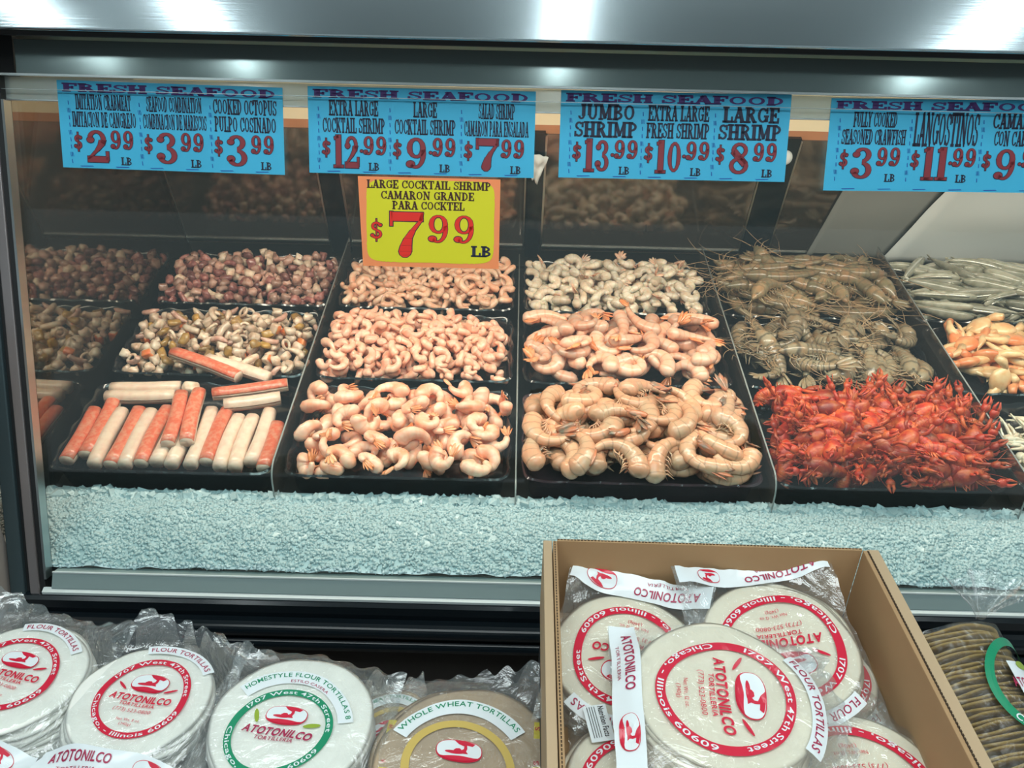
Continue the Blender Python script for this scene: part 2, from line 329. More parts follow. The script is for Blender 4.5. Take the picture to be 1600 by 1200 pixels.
def smelt(k):
    L = random.uniform(.12, .16); bend = random.uniform(-1.1, 1.1); t, P = arc_path(L, bend, 16); R = .0118
    r = R * (np.array([.35, .7, .9, 1, 1.05, 1.05, 1.05, 1, .98, .93, .86, .77, .66, .52, .38, .25])); b = MB(); b.sweep(P, r * .75, r * 1.15, m=8, up=(0, 0, 1), t=t)
    ps = [('body', b.mesh('smelt_body', M['smelt']))]
    b = MB(); T = P[-1] - P[-3]; T /= np.linalg.norm(T)
    for g in (-1, 1): b.ell(P[-1] + T * .006 + np.array([0, 0, g * .004]), (.009, .0008, .0035), 8, 4, rotm(0, 0, math.atan2(T[1], T[0])) @ rotm(0, -g * .5, 0))
    ps.append(('tail_fin', b.mesh('smelt_fin', M['smelt'])))
    b = MB(); g = 1
    nn = np.array([[-(P[min(i + 1, 15)] - P[max(i - 1, 0)])[1], (P[min(i + 1, 15)] - P[max(i - 1, 0)])[0], 0] for i in range(16)]); nn /= np.linalg.norm(nn, axis=1)[:, None]
    Q = P + nn * (r * .52)[:, None]; Q[:, 2] += r * .55; b.sweep(Q[2:15], r[2:15] * .30, m=5); ps.append(('side_stripe', b.mesh('smelt_stripe', M['smelt_s'])))
    return ps
def crabclaw(k, mat):
    b = MB(); s = 1.0; q = np.linspace(0, 1, 9)
    b.sweep(np.stack([-.03 + .045 * q, .004 * np.sin(q * 3), 0 * q], 1), .019 * np.array([.3, .62, .88, 1, 1.02, .98, .88, .72, .5]), .0095 * np.array([.4, .75, .95, 1, 1, .95, .85, .7, .5]), m=10, t=q)
    ps = [('palm', b.mesh('claw_palm', mat))]
    b = MB(); b.sweep([(.006, .007, 0), (.022, .014, 0), (.040, .012, 0), (.054, .001, 0)], [.009, .0075, .0045, .0006], m=8); ps.append(('upper_finger', b.mesh('claw_upper', M['claw_c'])))
    b = MB(); b.sweep([(.008, -.006, 0), (.024, -.012, 0), (.040, -.010, 0), (.051, -.002, 0)], [.006, .005, .0035, .0007], m=8); ps.append(('lower_finger', b.mesh('claw_lower', M['claw_c'])))
    b = MB(); b.sweep([(-.028, 0, 0), (-.040, .008, 0), (-.046, .020, 0)], [.005, .008, .006], m=8); ps.append(('joint', b.mesh('claw_joint', mat)))
    return ps
def squidpiece(k):
    b = MB(); nl = random.choice([3, 4, 5])
    b.ell((0, 0, 0), (.014, .011, .009), 9, 6)
    for i in range(nl):
        a = random.uniform(-.9, .9) + (0 if i % 2 else .3); q = np.linspace(0, 1, 9); cu = random.uniform(-1.5, 1.5); L = random.uniform(.04, .075)
        x = np.cumsum(np.cos(a + cu * q)) * L / 9; y = np.cumsum(np.sin(a + cu * q)) * L / 9
        b.sweep(np.stack([x, y, .004 * np.sin(q * 4 + i)], 1), np.linspace(.0055, .0016, 9), m=6)
    return [('body', b.mesh('squid_piece', M['squid']))]

# ---------------------------------------------------------------- heaping: drop pieces one by one on a height grid
SL = math.atan(.1515); RIM0 = np.array([0, 1.278, .566])
def trayM(x, y):  # matrix of a tray frame whose origin is the rim-plane centre at world (x,y)
    z = .566 + (y - 1.278) * .1515
    return Matrix.Translation((x, y, z)) @ Matrix.Rotation(SL, 4, 'X')
KIND = {'octo': ('octopus_chunk', 'pinkish cooked octopus chunk among the octopus heap'), 'octo_pale': ('octopus_chunk', 'pale cut octopus chunk among the octopus heap'), 'octo_dark': ('octopus_chunk', 'dark purple skinned octopus chunk among the octopus heap'),
        'octo_arm': ('octopus_piece', 'short curved octopus arm end among the octopus heap'), 'mix': ('seafood_chunk', 'plain pale chunk among the mixed seafood'), 'surimi': ('crab_meat_cube', 'pale cube with orange skin among the mixed seafood'),
        'tentacle': ('squid_piece', 'pale curved tentacle piece among the mixed seafood'), 'squid_ring': ('squid_ring', 'pale squid ring among the mixed seafood'), 'mix_arm': ('octopus_piece', 'pinkish octopus arm piece among the mixed seafood'),
        'mussel': ('mussel', 'brownish mussel meat among the mixed seafood'), 'mix_stick': ('squid_strip', 'straight pale strip among the mixed seafood'), 'mix_shrimp_body': ('shrimp', 'small pale curled shrimp among the mixed seafood')}
def heap(TM, hx, hy, floor, protos, nmax, label, cat, name, group, mound=.02, yaw=None, tilt=.35, tries=14, sink=.25, over=.012, stop=.012, front=0, up=.0, skew=0):
    g = .0045; nx = int(2 * (hx + .03) / g); ny = int(2 * (hy + .03) / g); H = np.full((nx, ny), floor)
    pv = []
    for ps in protos:
        aa = []
        for pn_, me in ps:
            if pn_ == 'feelers': continue
            a = np.empty(len(me.vertices) * 3); me.vertices.foreach_get('co', a); aa.append(a.reshape(-1, 3))
        pv.append((np.concatenate(aa), len(aa[0])))
    cnt = 0; fails = 0
    while cnt < nmax and fails < 12:
        best = None
        for k in range(tries):
            i = random.randrange(len(protos)); yw = yaw() if yaw else random.uniform(0, 2 * pi)
            flip = pi if random.random() < .5 else 0
            up_ = up and random.random() < up
            R = Euler((random.gauss(0, tilt) + flip + (1.3 if up_ else 0), random.gauss(0, tilt), 0)).to_matrix(); R = np.array(Matrix.Rotation(yw, 3, 'Z') @ R)
            va = pv[i][0] @ R.T; v = va[:pv[i][1]]; x = random.uniform(-hx, hx); y = random.uniform(-hy, hy)
            mnx, mxx = va[:, 0].min() + x, va[:, 0].max() + x; mny, mxy = va[:, 1].min() + y, va[:, 1].max() + y
            ox = min(over, .009)
            if mnx < -hx - ox: x += -hx - ox - mnx
            elif mxx > hx + ox: x -= mxx - hx - ox
            if mny < -hy - over: y += -hy - over - mny
            elif mxy > hy + over: y -= mxy - hy - over
            ix = np.clip(((v[:, 0] + x + hx + .03) / g).astype(int), 0, nx - 1); iy = np.clip(((v[:, 1] + y + hy + .03) / g).astype(int), 0, ny - 1)
            th = v[:, 2].max() - v[:, 2].min()
            z = (H[ix, iy] - v[:, 2]).max() - sink * min(th, .02)
            z = max(z, floor - v[:, 2].min())
            outm = (np.abs(va[:, 0] + x) > hx + .003) | (np.abs(va[:, 1] + y) > hy + .003)
            if outm.any(): z = max(z, .003 - va[outm, 2].min())
            md = mound * max(0, (1 - (x / hx) ** 2)) ** .5 * max(0, (1 - ((y) / hy) ** 2)) ** .5 + skew * x / hx
            cost = z + v[:, 2].max() * .5 - md
            if best is None or cost < best[0]: best = (cost, i, R, v, x, y, z, ix, iy)
        if best is None: fails += 1; continue
        if best[0] > stop: fails += 1; continue
        cost, i, R, v, x, y, z, ix, iy = best
        np.maximum.at(H, (ix, iy), v[:, 2] + z)
        mat4 = TM @ (Matrix.Translation((x, y, z)) @ Matrix([list(r) for r in R]).to_4x4())
        nm_, lb_ = KIND.get(protos[i][0][1].name.split('.')[0], (name, label))
        zn = ('front ' if y < -hy / 3 else 'back ' if y > hy / 3 else 'middle ') + ('left' if x < -hx / 3 else 'right' if x > hx / 3 else 'centre')
        spawn(protos[i], mat4, nm_, lb_ + ', ' + zn.replace('middle centre', 'very middle') + ' of the tray', cat, group); cnt += 1
    return cnt
def spawn(ps, mat4, name, label, cat, group):
    if len(ps) == 1:
        o = bpy.data.objects.new(name, ps[0][1]); C.objects.link(o); o.matrix_world = mat4; tag(o, label, cat, group); return o
    r = bpy.data.objects.new(name, None); r.empty_display_size = .02; C.objects.link(r); r.matrix_world = mat4; tag(r, label, cat, group)
    for pn, me in ps:
        c = bpy.data.objects.new(pn, me); C.objects.link(c); c.parent = r
    return r

# ================================================================ SETTING
def struct(mb, name, mats): return tag(mb.build(name, mats), kind='structure')
b = MB(); b.box(-5, 5, -5, 4.5, -.05, 0); struct(b, 'floor', M['floor'])
b = MB(); b.box(-5, 5, -5, 4.5, 3.2, 3.25); struct(b, 'ceiling', M['ceil'])
b = MB(); b.box(-5, 5, 4.5, 4.6, 0, 3.2); struct(b, 'wall_back', M['cream'])
b = MB(); b.box(-1.6, -.858, 1.03, 1.085, 0, .92); struct(b, 'wall_left', M['wall'])
for i, (x, w) in enumerate([(-2.45, .5), (-1.62, 1), (.22, 1), (2.30, 1)]):
    t = empty('ceiling_lamp', (x, -1.15, 3.2), 0, ['fluorescent ceiling lamp farthest to the left above the aisle', 'fluorescent ceiling lamp second from the left above the aisle', 'fluorescent ceiling lamp above the middle of the aisle', 'fluorescent ceiling lamp above the right end of the aisle'][i], 'lamp', 'ceiling lamps reflected in the canopy')
    b = MB(); b.box(-.09, .09, -1.05, 1.05, -.05, 0); b.build('housing', M['paper_white'], t)
    b = MB(); b.sweep([(0, -1.0, -.075), (0, 1.0, -.075)], .028 if i else .018, m=10); b.build('tube', M['tube'], t, True)

for i, (x, y) in enumerate([(-1.1, 3.0), (.1, 3.0), (1.3, 3.0)]):  # unseen lamps added to put highlights on the plastic bags
    t = empty('ceiling_lamp', (x, y, 3.2), 0, 'unseen lamp added for bag highlights beyond the case, ' + ['leftmost', 'middle one', 'rightmost'][i] + ' of its row', 'lamp', 'unseen lamps added for bag highlights')
    b = MB(); b.box(-.12, .12, -.65, .65, -.05, 0); b.build('housing', M['paper_white'], t)
    b = MB(); b.sweep([(0, -.6, -.08), (0, .6, -.08)], .035, m=10); b.build('tube', M['tube'], t, True)

# case frame -------------------------------------------------------
GY, GZ, gy, gz = 1.07, .473, .323, .946          # glass line: (GY+gy*s, GZ+gz*s)
def gp(s, off=0): return (GY + gy * s - gz * off, GZ + gz * s + gy * off)     # off>0: towards the shopper
XL, XR = -.80, 1.75
case = empty('display_case', (.4, 1.5, 0), 0, 'long refrigerated seafood display case with black bumper and steel canopy', 'display case')
def cpart(mb, name, mats, smooth=False, bv=0):
    o = mb.build(name, mats, None, smooth); o.parent = case; o.matrix_parent_inverse = case.matrix_basis.inverted() if False else Matrix.Translation((-.4, -1.5, 0))
    if bv: bevel(o, bv)
    return o
b = MB(); b.prism([gp(-.03, -.01), gp(.90, -.01), gp(.90, -.016), gp(-.03, -.016)], XL, XR); cpart(b, 'front_glass', M['glass'])
b = MB(); b.prism([(1.252, 1.334), (1.256, 1.331), (1.30, 1.334), (1.46, 1.62), (1.37, 1.66)], -1.6, XR); cpart(b, 'steel_canopy', M['steel'], bv=.002)
b = MB(); b.prism([(1.275, 1.335), (1.275, 1.322), (1.31, 1.316), (1.6, 1.316), (1.6, 1.36), (1.30, 1.345)], -1.6, XR); cpart(b, 'canopy_gasket_shade', M['blackmat'])  # black gasket, its colour also holding the shade beneath the canopy
b = MB(); b.prism([gp(.879, .004), gp(.8275, .004), gp(.8275, -.004), gp(.879, -.004)], -.772, XR); cpart(b, 'upper_glass_rail', M['greymetal'], bv=.001)
M['channel'] = film('clear channel', (.82, .90, .88), .16, .12, .45, (.60, .68, .66))
b = MB(); b.box(-.93, XR, 1.44, 2.02, 1.345, 1.37); b.box(-.93, XR, 1.93, 2.02, 1.262, 1.345); cpart(b, 'light_blocker_roof', M['blackmat'])  # unseen panel added to block light entering above the rear header
b = MB(); b.prism([gp(.90, .004), gp(.826, .004), gp(.826, -.01), gp(.90, -.01)], -.93, -.774); cpart(b, 'rail_end_cap', M['blackmat'])
b = MB(); b.prism([gp(.826, -.007), gp(.792, -.007), gp(.792, -.010), gp(.826, -.010)], XL, XR); cpart(b, 'label_channel', M['channel'])
b = MB(); b.prism([gp(.829, .007), gp(.8255, .007), gp(.8255, .001), gp(.829, .001)], XL, XR)
b.prism([gp(.8065, .0045), gp(.8058, .0045), gp(.8058, .002), gp(.8065, .002)], XL, XR)
b.prism([gp(.7925, -.006), gp(.7905, -.006), gp(.7905, -.010), gp(.7925, -.010)], XL, XR); cpart(b, 'channel_bead', M['alum'])
# bottom channel and bumper
b = MB(); b.prism([gp(.011, .002), gp(-.016, .010), gp(-.016, -.02), gp(.011, -.02)], -.785, XR); cpart(b, 'lower_glass_channel', plain('lower channel', (.20, .27, .27), .35), bv=.0008)
b = MB(); b.prism([gp(.0125, .0035), gp(.0095, .0035), gp(.0095, 0), gp(.0125, 0)], -.785, XR)
b.prism([(1.060, .461), (1.050, .458), (1.050, .4525), (1.066, .452)], -.80, XR); cpart(b, 'bright_trim', plain('bright trim', (.55, .62, .62), .3), bv=.0005)
b = MB(); pr = [(1.10, .452), (1.048, .452), (1.043, .447), (1.041, .432), (1.043, .420), (1.0385, .413)]
pr += [(1.034 - .010 * sin(a), .398 + .013 * cos(a)) for a in np.linspace(0.2, pi - .2, 9)]
pr += [(1.039, .383), (1.04, .379)] + [(1.034 - .010 * sin(a), .366 + .012 * cos(a)) for a in np.linspace(.2, pi, 8)] + [(1.10, .352)]
b.prism(pr, -.835, XR); o = cpart(b, 'bumper', M['blackgloss'])
b = MB(); b.box(-.83, XR, 1.062, 1.10, 0, .352); cpart(b, 'base_panel', M['case_front'])
b = MB(); b.box(-.86, XR, 1.10, 2.35, 0, .40); cpart(b, 'base_cabinet', M['blackmat'])
# left end post (strips running along the leaning glass)
def slant_bar(x0, x1, s0, s1, o0, o1, dx=0):
    m = MB(); p = [gp(s0, o0), gp(s1, o0), gp(s1, o1), gp(s0, o1)]; m.prism(p, x0, x1); return m
b = slant_bar(-.855, -.830, -.04, .86, .012, -.02); cpart(b, 'end_post', plain('dark post', (.06, .09, .10), .35, .3), bv=.002).data
b = slant_bar(-.830, -.822, -.04, .86, .004, -.02); cpart(b, 'post_gasket', M['blackmat'])
b = slant_bar(-.822, -.806, -.03, .86, .010, -.02); cpart(b, 'post_trim', M['alum_pink'], bv=.0015)
b = slant_bar(-.806, -.797, -.03, .86, .006, -.02); cpart(b, 'post_gasket', M['blackmat'])
b = slant_bar(-.797, -.793, -.0, .79, .008, -.012); cpart(b, 'glass_edge', M['alum'])
b = MB(); b.add([(-.885, 1.105, .40), (-.885, 2.20, .40), (-.885, 2.20, 1.36), (-.885, 1.375, 1.36), (-.885, 1.085, .50), (-.893, 1.105, .40), (-.893, 2.20, .40), (-.893, 2.20, 1.36), (-.893, 1.375, 1.36), (-.893, 1.085, .50)],
                [(0, 1, 2, 3, 4), (9, 8, 7, 6, 5), (0, 5, 6, 1), (1, 6, 7, 2), (2, 7, 8, 3), (3, 8, 9, 4), (4, 9, 5, 0)]); cpart(b, 'end_mirror', M['mirror'])
b = MB(); b.box(-.93, -.896, 1.10, 2.25, .40, 1.36); cpart(b, 'end_panel', M['blackmat'])
# rear doors: lean forward
def rp(s, off=0): return (2.135 - .309 * s - .951 * off, .69 + .951 * s - .309 * off)
b = MB(); b.prism([rp(-.06, -.03), rp(-.06, .0), rp(.0, .0), rp(.0, -.03)], -.89, XR); cpart(b, 'rear_sill', M['alum'])
b = MB(); b.prism([rp(.352, 0), rp(.375, 0), rp(.375, -.02), rp(.352, -.02)], -.89, XR); cpart(b, 'rear_wood_strip', M['wood'])
b = MB(); b.prism([rp(.375, .0), rp(.62, .0), rp(.62, -.02), rp(.375, -.02)], -.89, XR); cpart(b, 'rear_header', M['cream'])
doors = [(-.885, -.50), (-.44, .02), (.07, .60), (.68, 1.14), (1.15, XR)]
for x0, x1 in doors:
    b = MB(); b.prism([rp(0, .004), rp(.352, .004), rp(.352, -.002), rp(0, -.002)], x0, x1); cpart(b, 'rear_door_glass', M['rear'])
    b = MB(); b.prism([rp(0, .008), rp(.35, .008), rp(.35, -.002), rp(0, -.002)], x0 - .004, x0 + .001); b.prism([rp(0, .008), rp(.35, .008), rp(.35, -.002), rp(0, -.002)], x1 - .001, x1 + .003)
    b.prism([rp(.012, .009), rp(.018, .009), rp(.018, 0), rp(.012, 0)], x0, x1); cpart(b, 'rear_door_edge', M['alum'])
for x0, x1 in [(-.50, -.44), (.02, .07), (.60, .68), (1.14, 1.15)]:
    b = MB(); b.prism([rp(-.02, .010), rp(.36, .010), rp(.36, -.02), rp(-.02, -.02)], x0 + .004, x1 - .004); cpart(b, 'rear_post', M['blackgloss'])
b = MB(); b.prism([rp(-.3, -.012), rp(.62, -.012), rp(.62, -.05), rp(-.3, -.05)], -.93, XR); cpart(b, 'rear_shell', plain('rear shell', (.05, .045, .04), .6, var=.5, bscale=5))
# knob
b = MB(); yk, zk = rp(.315, .02); b.ell((.645, yk, zk), (.018, .012, .018), 16, 8); b.ell((.645, yk + .012, zk + .004), (.010, .012, .010), 10, 6); cpart(b, 'door_knob', M['paper_white'], True)
# lamp under the canopy
lt = empty('case_lamp', (.25, 1.44, 1.316), 0, 'long tube lamp fixed under the steel canopy over the trays', 'lamp')
b = MB(); b.box(-1.1, 1.4, -.03, .03, -.03, 0); b.build('housing', M['alum'], lt); b = MB(); b.sweep([(-1.08, 0, -.045), (1.38, 0, -.045)], .012, m=10); b.build('tube', plain('lit case tube', (1, 1, 1), .5, emit=(1, .85, .72), es=3), lt, True)
# papers leaning on the rear doors
def leaning(name, label, cat, pts, mat, off=.014, wob=.004):
    b = MB(); n = 14; vs = []; (x0, s0), (x1, s1), (x2, s2), (x3, s3) = pts
    for i in range(n):
        for j in range(n):
            u, v = i / (n - 1), j / (n - 1); x = (x0 * (1 - u) + x1 * u) * (1 - v) + (x3 * (1 - u) + x2 * u) * v; s = (s0 * (1 - u) + s1 * u) * (1 - v) + (s3 * (1 - u) + s2 * u) * v
            y, z = rp(s, off + wob * mn.noise(Vector((u * 3, v * 3, x0)))); vs.append((x, y, z))
    b.add(vs, [(i * n + j, (i + 1) * n + j, (i + 1) * n + j + 1, i * n + j + 1) for i in range(n - 1) for j in range(n - 1)])
    o = b.build(name, mat, None, True); sm = o.modifiers.new('s', 'SOLIDIFY'); sm.thickness = .0008; return tag(o, label, cat)
leaning('paper_sheet', 'large white butcher paper sheet leaning behind the silver fish tray', 'paper', [(.975, .0), (1.6, .0), (1.6, .33), (1.10, .33)], M['paper_white'], .024, wob=.012)
leaning('paper_sheet', 'grey paper sheet standing behind the olive shrimp tray', 'paper', [(.78, .0), (.985, .0), (1.10, .30), (.83, .30)], plain('grey paper', (.22, .23, .22), .6), .010)
leaning('plastic_bag', 'small crumpled white plastic bag hanging beside the second price sign', 'bag', [(.035, .24), (.05, .22), (.075, .30), (.03, .31)], M['paper_white'], .02, .012)

# ================================================================ ICE
def icez(x, y):
    yc = 1.245; p = .566 + (y - 1.278) * .1515 - .052
    n = .007 * mn.noise(Vector((x * 14, y * 14, 1))) + .004 * mn.noise(Vector((x * 40, y * 40, 5)))
    if y < yc:
        k = (yc - y) / (yc - 1.088); z0 = .566 + (yc - 1.278) * .1515 - .040; p = z0 * (1 - k ** 1.6) + .484 * k ** 1.6 + .010 * sin(k * pi)
    elif y < yc + .02: p = p + .012 * (1 - (y - yc) / .02)
    return p + n * (1 if y < yc + .01 else .3)
b = MB(); nx, ny = 300, 60; ys = [1.088 + (1.272 - 1.088) * (j / (ny - 1)) for j in range(ny)]; xs = [-.882 + 2.6 * i / (nx - 1) for i in range(nx)]
vs = [(x, y, icez(x, y)) for x in xs for y in ys]; fs = [(i * ny + j, (i + 1) * ny + j, (i + 1) * ny + j + 1, i * ny + j + 1) for i in range(nx - 1) for j in range(ny - 1)]
b.add(vs, fs)
cube = [(-1, -1, -1), (1, -1, -1), (1, 1, -1), (-1, 1, -1), (-1, -1, 1), (1, -1, 1), (1, 1, 1), (-1, 1, 1)]; cf = [(0, 3, 2, 1), (4, 5, 6, 7), (0, 1, 5, 4), (1, 2, 6, 5), (2, 3, 7, 6), (3, 0, 4, 7)]
for i in range(26000):
    x = random.uniform(-.87, 1.25); y = 1.089 + .172 * random.random(); s = random.uniform(.0014, .0034)
    cr = i > 24000
    if i == 24001: ncrest = len(b.f)
    if cr: y = random.uniform(1.236, 1.258); s = random.uniform(.004, .0085)
    z = icez(x, y) + random.uniform(-.5, .4) * s
    R = rotm(random.random() * 6, random.random() * 6, random.random() * 6); k = [np.array(c) * s * np.array([random.uniform(.5, 1.2) for _ in range(3)]) for c in cube]
    b.add([R @ v + (x, y, z) for v in k], cf)
ice = b.build('crushed_ice', M['ice'], None, True); ice.data.polygons.foreach_set('use_smooth', [i < ncrest for i in range(len(b.f))])
tag(ice, 'bank of pale blue crushed ice along the foot of the case glass', 'ice', kind='stuff')
b = MB(); b.prism([(1.086, .40), (2.20, .40), (2.20, .62), (1.27, .494), (1.255, .47), (1.086, .452)], -.885, XR); cpart(b, 'ice_pan', M['blackmat'])

# ================================================================ TRAYS
def tray(x, y, hx, hy, label, mat, group='black scalloped seafood trays'):
    TM = trayM(x, y); r = empty('seafood_tray', (0, 0, 0), 0, label, 'tray', group); r.matrix_world = TM
    def loop(ax, ay, z, sc, k=160):
        out = []
        for i in range(k):
            q = 2 * pi * i / k; c, s = cos(q), sin(q); e = .16; px = ax * math.copysign(abs(c) ** e, c) if abs(c) > 1e-6 else 0; py = ay * math.copysign(abs(s) ** e, s) if abs(s) > 1e-6 else 0
            out.append((px, py))
        # resample by arc length
        P = np.array(out + [out[0]]); d = np.concatenate([[0], np.cumsum(np.hypot(*np.diff(P, axis=0).T))]); u = np.linspace(0, d[-1], k, endpoint=False)
        X = np.interp(u, d, P[:, 0]); Y = np.interp(u, d, P[:, 1]); res = []
        for i in range(k):
            w = sin(2 * pi * i * 22 / k) * sc; l = math.hypot(X[i], Y[i]); res.append((X[i] * (1 + w * .8 / l), Y[i] * (1 + w * .8 / l), z + w))
        return res
    K = 264
    Ls = [loop(hx - .012, hy - .012, -.060, 0, K), loop(hx - .006, hy - .006, -.006, .0006, K), loop(hx + .003, hy + .003, 0, .0019, K), loop(hx, hy, .003, .0019, K), loop(hx - .006, hy - .006, -.002, .0015, K), loop(hx - .012, hy - .012, -.028, .0004, K)]
    b = MB(); vs = [v for l in Ls for v in l]; b.add(vs, [(a * K + i, a * K + (i + 1) % K, (a + 1) * K + (i + 1) % K, (a + 1) * K + i) for a in (0, 1) for i in range(K)])
    b.add(Ls[0], [tuple(range(K))[::-1]]); b.build('outer_wall', mat, r, True)
    b = MB(); b.add([v for l in Ls[2:4] for v in l], [(i, (i + 1) % K, K + (i + 1) % K, K + i) for i in range(K)])
    b.add([v for l in Ls[3:6] for v in l], [(a * K + i, a * K + (i + 1) % K, (a + 1) * K + (i + 1) % K, (a + 1) * K + i) for a in (0, 1) for i in range(K)]); b.build('scalloped_rim', mat, r, True)
    b = MB(); b.add(Ls[5], [tuple(range(K))]); b.build('raised_base', mat, r)
    return TM
cx = [(-.872, -.447), (-.430, .002), (.022, .480), (.502, .940), (.966, 1.41)]
rows = [(1.255, 1.525), (1.548, 1.800), (1.822, 2.065)]
names = [['imitation crab sticks', 'mixed seafood pieces', 'cooked octopus chunks'], ['large curled cooked shrimp', 'small cooked cocktail shrimp', 'salad shrimp, below the yellow sign'], ['large shell-on raw shrimp', 'orange-pink raw shrimp', 'whitish peeled raw shrimp'],
         ['red cooked crawfish', 'striped whole langostinos with feelers', 'long olive head-on shrimp'], ['white squid pieces at the right edge', 'orange crab claws', 'thin silver fish']]
TMs = {}
for c in range(5):
    for r in range(3):
        x0, x1 = cx[c]; y0, y1 = rows[r]; m = M['tray_purple'] if (c, r) == (2, 0) else M['tray']
        TMs[c, r] = (tray((x0 + x1) / 2, (y0 + y1) / 2, (x1 - x0) / 2 - .004, (y1 - y0) / 2 - .003, 'black scalloped plastic tray holding ' + names[c][r], m), (x1 - x0) / 2 - .008, (y1 - y0) / 2 - .007)
# acrylic dividers
for i, (x, lab) in enumerate([(-.4385, 'clear acrylic divider between crab sticks and curled cooked shrimp'), (.0115, 'clear acrylic divider between cooked shrimp and raw shrimp columns'), (.491, 'reflection-tinted acrylic divider between shell-on shrimp and red crawfish'), (.953, 'reflection-tinted acrylic divider right of the red crawfish tray')]):
    t = empty('tray_divider', (x, 1.25, .50), 0, lab, 'divider', 'acrylic dividers between the tray columns')
    h = [.075, .040, .075, .085][i]; pr = []
    y0, y1 = 1.235, 2.085; zt = lambda y: .566 + (y - 1.278) * .1515 + h - .035
    pts = [(y0, .50), (y0, zt(y0) - .035)] + [(y0 + .035 * (1 - cos(a)), zt(y0) - .035 + .035 * sin(a)) for a in np.linspace(.3, pi / 2, 6)] + [(y1, zt(y1)), (y1, .62)]
    th = .0016
    b = MB(); b.prism([(y - 1.25, z - .50) for y, z in pts], -th, th); b.build('panel', M['acrylic'], t)
    b = MB(); P = [(0, y - 1.25, z - .50) for y, z in pts[:-1]]; b.sweep(P, .0017, m=6, up=(1, 0, 0)); b.build('edge', M['edge'], t, True)

# ================================================================ SEAFOOD HEAPS
def fill(c, r, **kw):
    TM, hx, hy = TMs[c, r]; n = heap(TM, hx, hy, kw.pop('floor', -.026), **kw); print('HEAP', c, r, n)
P_xl = [shrimp('cocktail_shrimp', random.uniform(.070, .084), random.uniform(.0140, .0160), bd, (M['cooked'], M['tail_o']), twist=random.uniform(-.3, .3), kfan=.8, ridge=.12, tailr=.36) for bd in (3.9, 4.4, 4.9, 4.2, 2.9)]
fill(1, 0, protos=P_xl, nmax=150, label='large curled cooked pink shrimp', cat='shrimp', name='cooked_shrimp', group='large curled cooked shrimp in the front tray', mound=.022, tilt=.55, up=.25, stop=.026, sink=.4)
P_m = [shrimp('small_shrimp', random.uniform(.044, .056), random.uniform(.0096, .0112), bd, (M['cooked2'],), tail=False, twist=random.uniform(-.3, .3), n=18, m=9, tailr=.36, ridge=.12) for bd in (3.2, 4.0, 4.6, 2.4, 3.6)]
fill(1, 1, protos=P_m, nmax=270, label='small cooked pink cocktail shrimp', cat='shrimp', name='cooked_shrimp', group='small cooked shrimp in the middle tray', mound=.04, tilt=.6, up=.3, stop=.020, skew=-.010, sink=.4)
P_s = [shrimp('salad_shrimp', random.uniform(.05, .062), random.uniform(.0088, .0105), bd, (M['salad'],), tail=False, n=14, m=8, tailr=.45, twist=.3) for bd in (3.4, 4.4, 2.8)]
fill(1, 2, protos=P_s, nmax=180, label='salad shrimp below the yellow sign', cat='shrimp', name='salad_shrimp', group='salad shrimp in the rear tray', mound=.026, tilt=.6, up=.3, stop=.018, sink=.4)
P_w = [shrimp('peeled_shrimp', random.uniform(.052, .064), random.uniform(.0118, .0138), bd, (M['rawwhite'], M['rawpink']), tail=k > 2, n=15, m=8, tailr=.4, twist=.3) for k, bd in enumerate((4.6, 5.0, 3.4, 2.2, 3.8))]
fill(2, 2, protos=P_w, nmax=150, label='whitish peeled raw shrimp', cat='shrimp', name='peeled_raw_shrimp', group='whitish peeled shrimp in the rear tray', mound=.03, tilt=.5, up=.2, stop=.022, sink=.4)
P_p = [shrimp('easy_peel', random.uniform(.09, .11), random.uniform(.0160, .0182), bd, (M['rawpink'], M['tail_o']), twist=random.uniform(-.2, .3), kfan=1.0, ridge=.10) for bd in (3.4, 2.2, 4.2, 1.2, 3.0)]
fill(2, 1, protos=P_p, nmax=95, label='orange-pink raw shrimp with orange tail', cat='shrimp', name='raw_shrimp', group='orange-pink raw shrimp in the middle tray', mound=.034, tilt=.4, up=.1, stop=.028, sink=.5, over=.02)
P_j = [shrimp('jumbo', random.uniform(.115, .145), random.uniform(.0185, .0215), bd, (M['jumbo'], M['jumbo_tail']), seg=7, legs=6 if k % 2 else 0, twist=random.uniform(-.15, .2), kfan=1.1, n=26, m=10, ridge=.10) for k, bd in enumerate((3.9, 2.9, 3.3, 2.0, 2.6, 3.6))]
fill(2, 0, protos=P_j, nmax=70, label='large raw shell-on shrimp with dark rings', cat='shrimp', name='shell_on_shrimp', group='large shell-on shrimp in the front tray', mound=.032, tilt=.35, up=.12, stop=.040, tries=34, sink=.8, over=.022)
P_o = [shrimp('olive', random.uniform(.145, .17), random.uniform(.0155, .018), bd, (M['olive'], M['olive']), seg=7, legs=5 if k % 2 else 0, head=True, feel=2, kfan=1.2, n=22, ridge=.10) for k, bd in enumerate((.7, 1.2, -.6, 2.4, .3))]
fill(3, 2, protos=P_o, nmax=60, label='long olive-grey head-on shrimp', cat='shrimp', name='head_on_shrimp', group='long olive head-on shrimp in the rear tray', mound=.05, tilt=.2, stop=.034, over=.03, sink=.7, yaw=lambda: random.choice([0, pi]) + random.gauss(-.12, .35), tries=18)
P_l = [shrimp('lango', random.uniform(.085, .105), random.uniform(.0165, .019), bd, (M['stripe'], M['stripe']), seg=8, legs=6, head=True, feel=5, kfan=1.1, n=24, ridge=.16) for k, bd in enumerate((1.4, 2.2, .6, 1.8))]
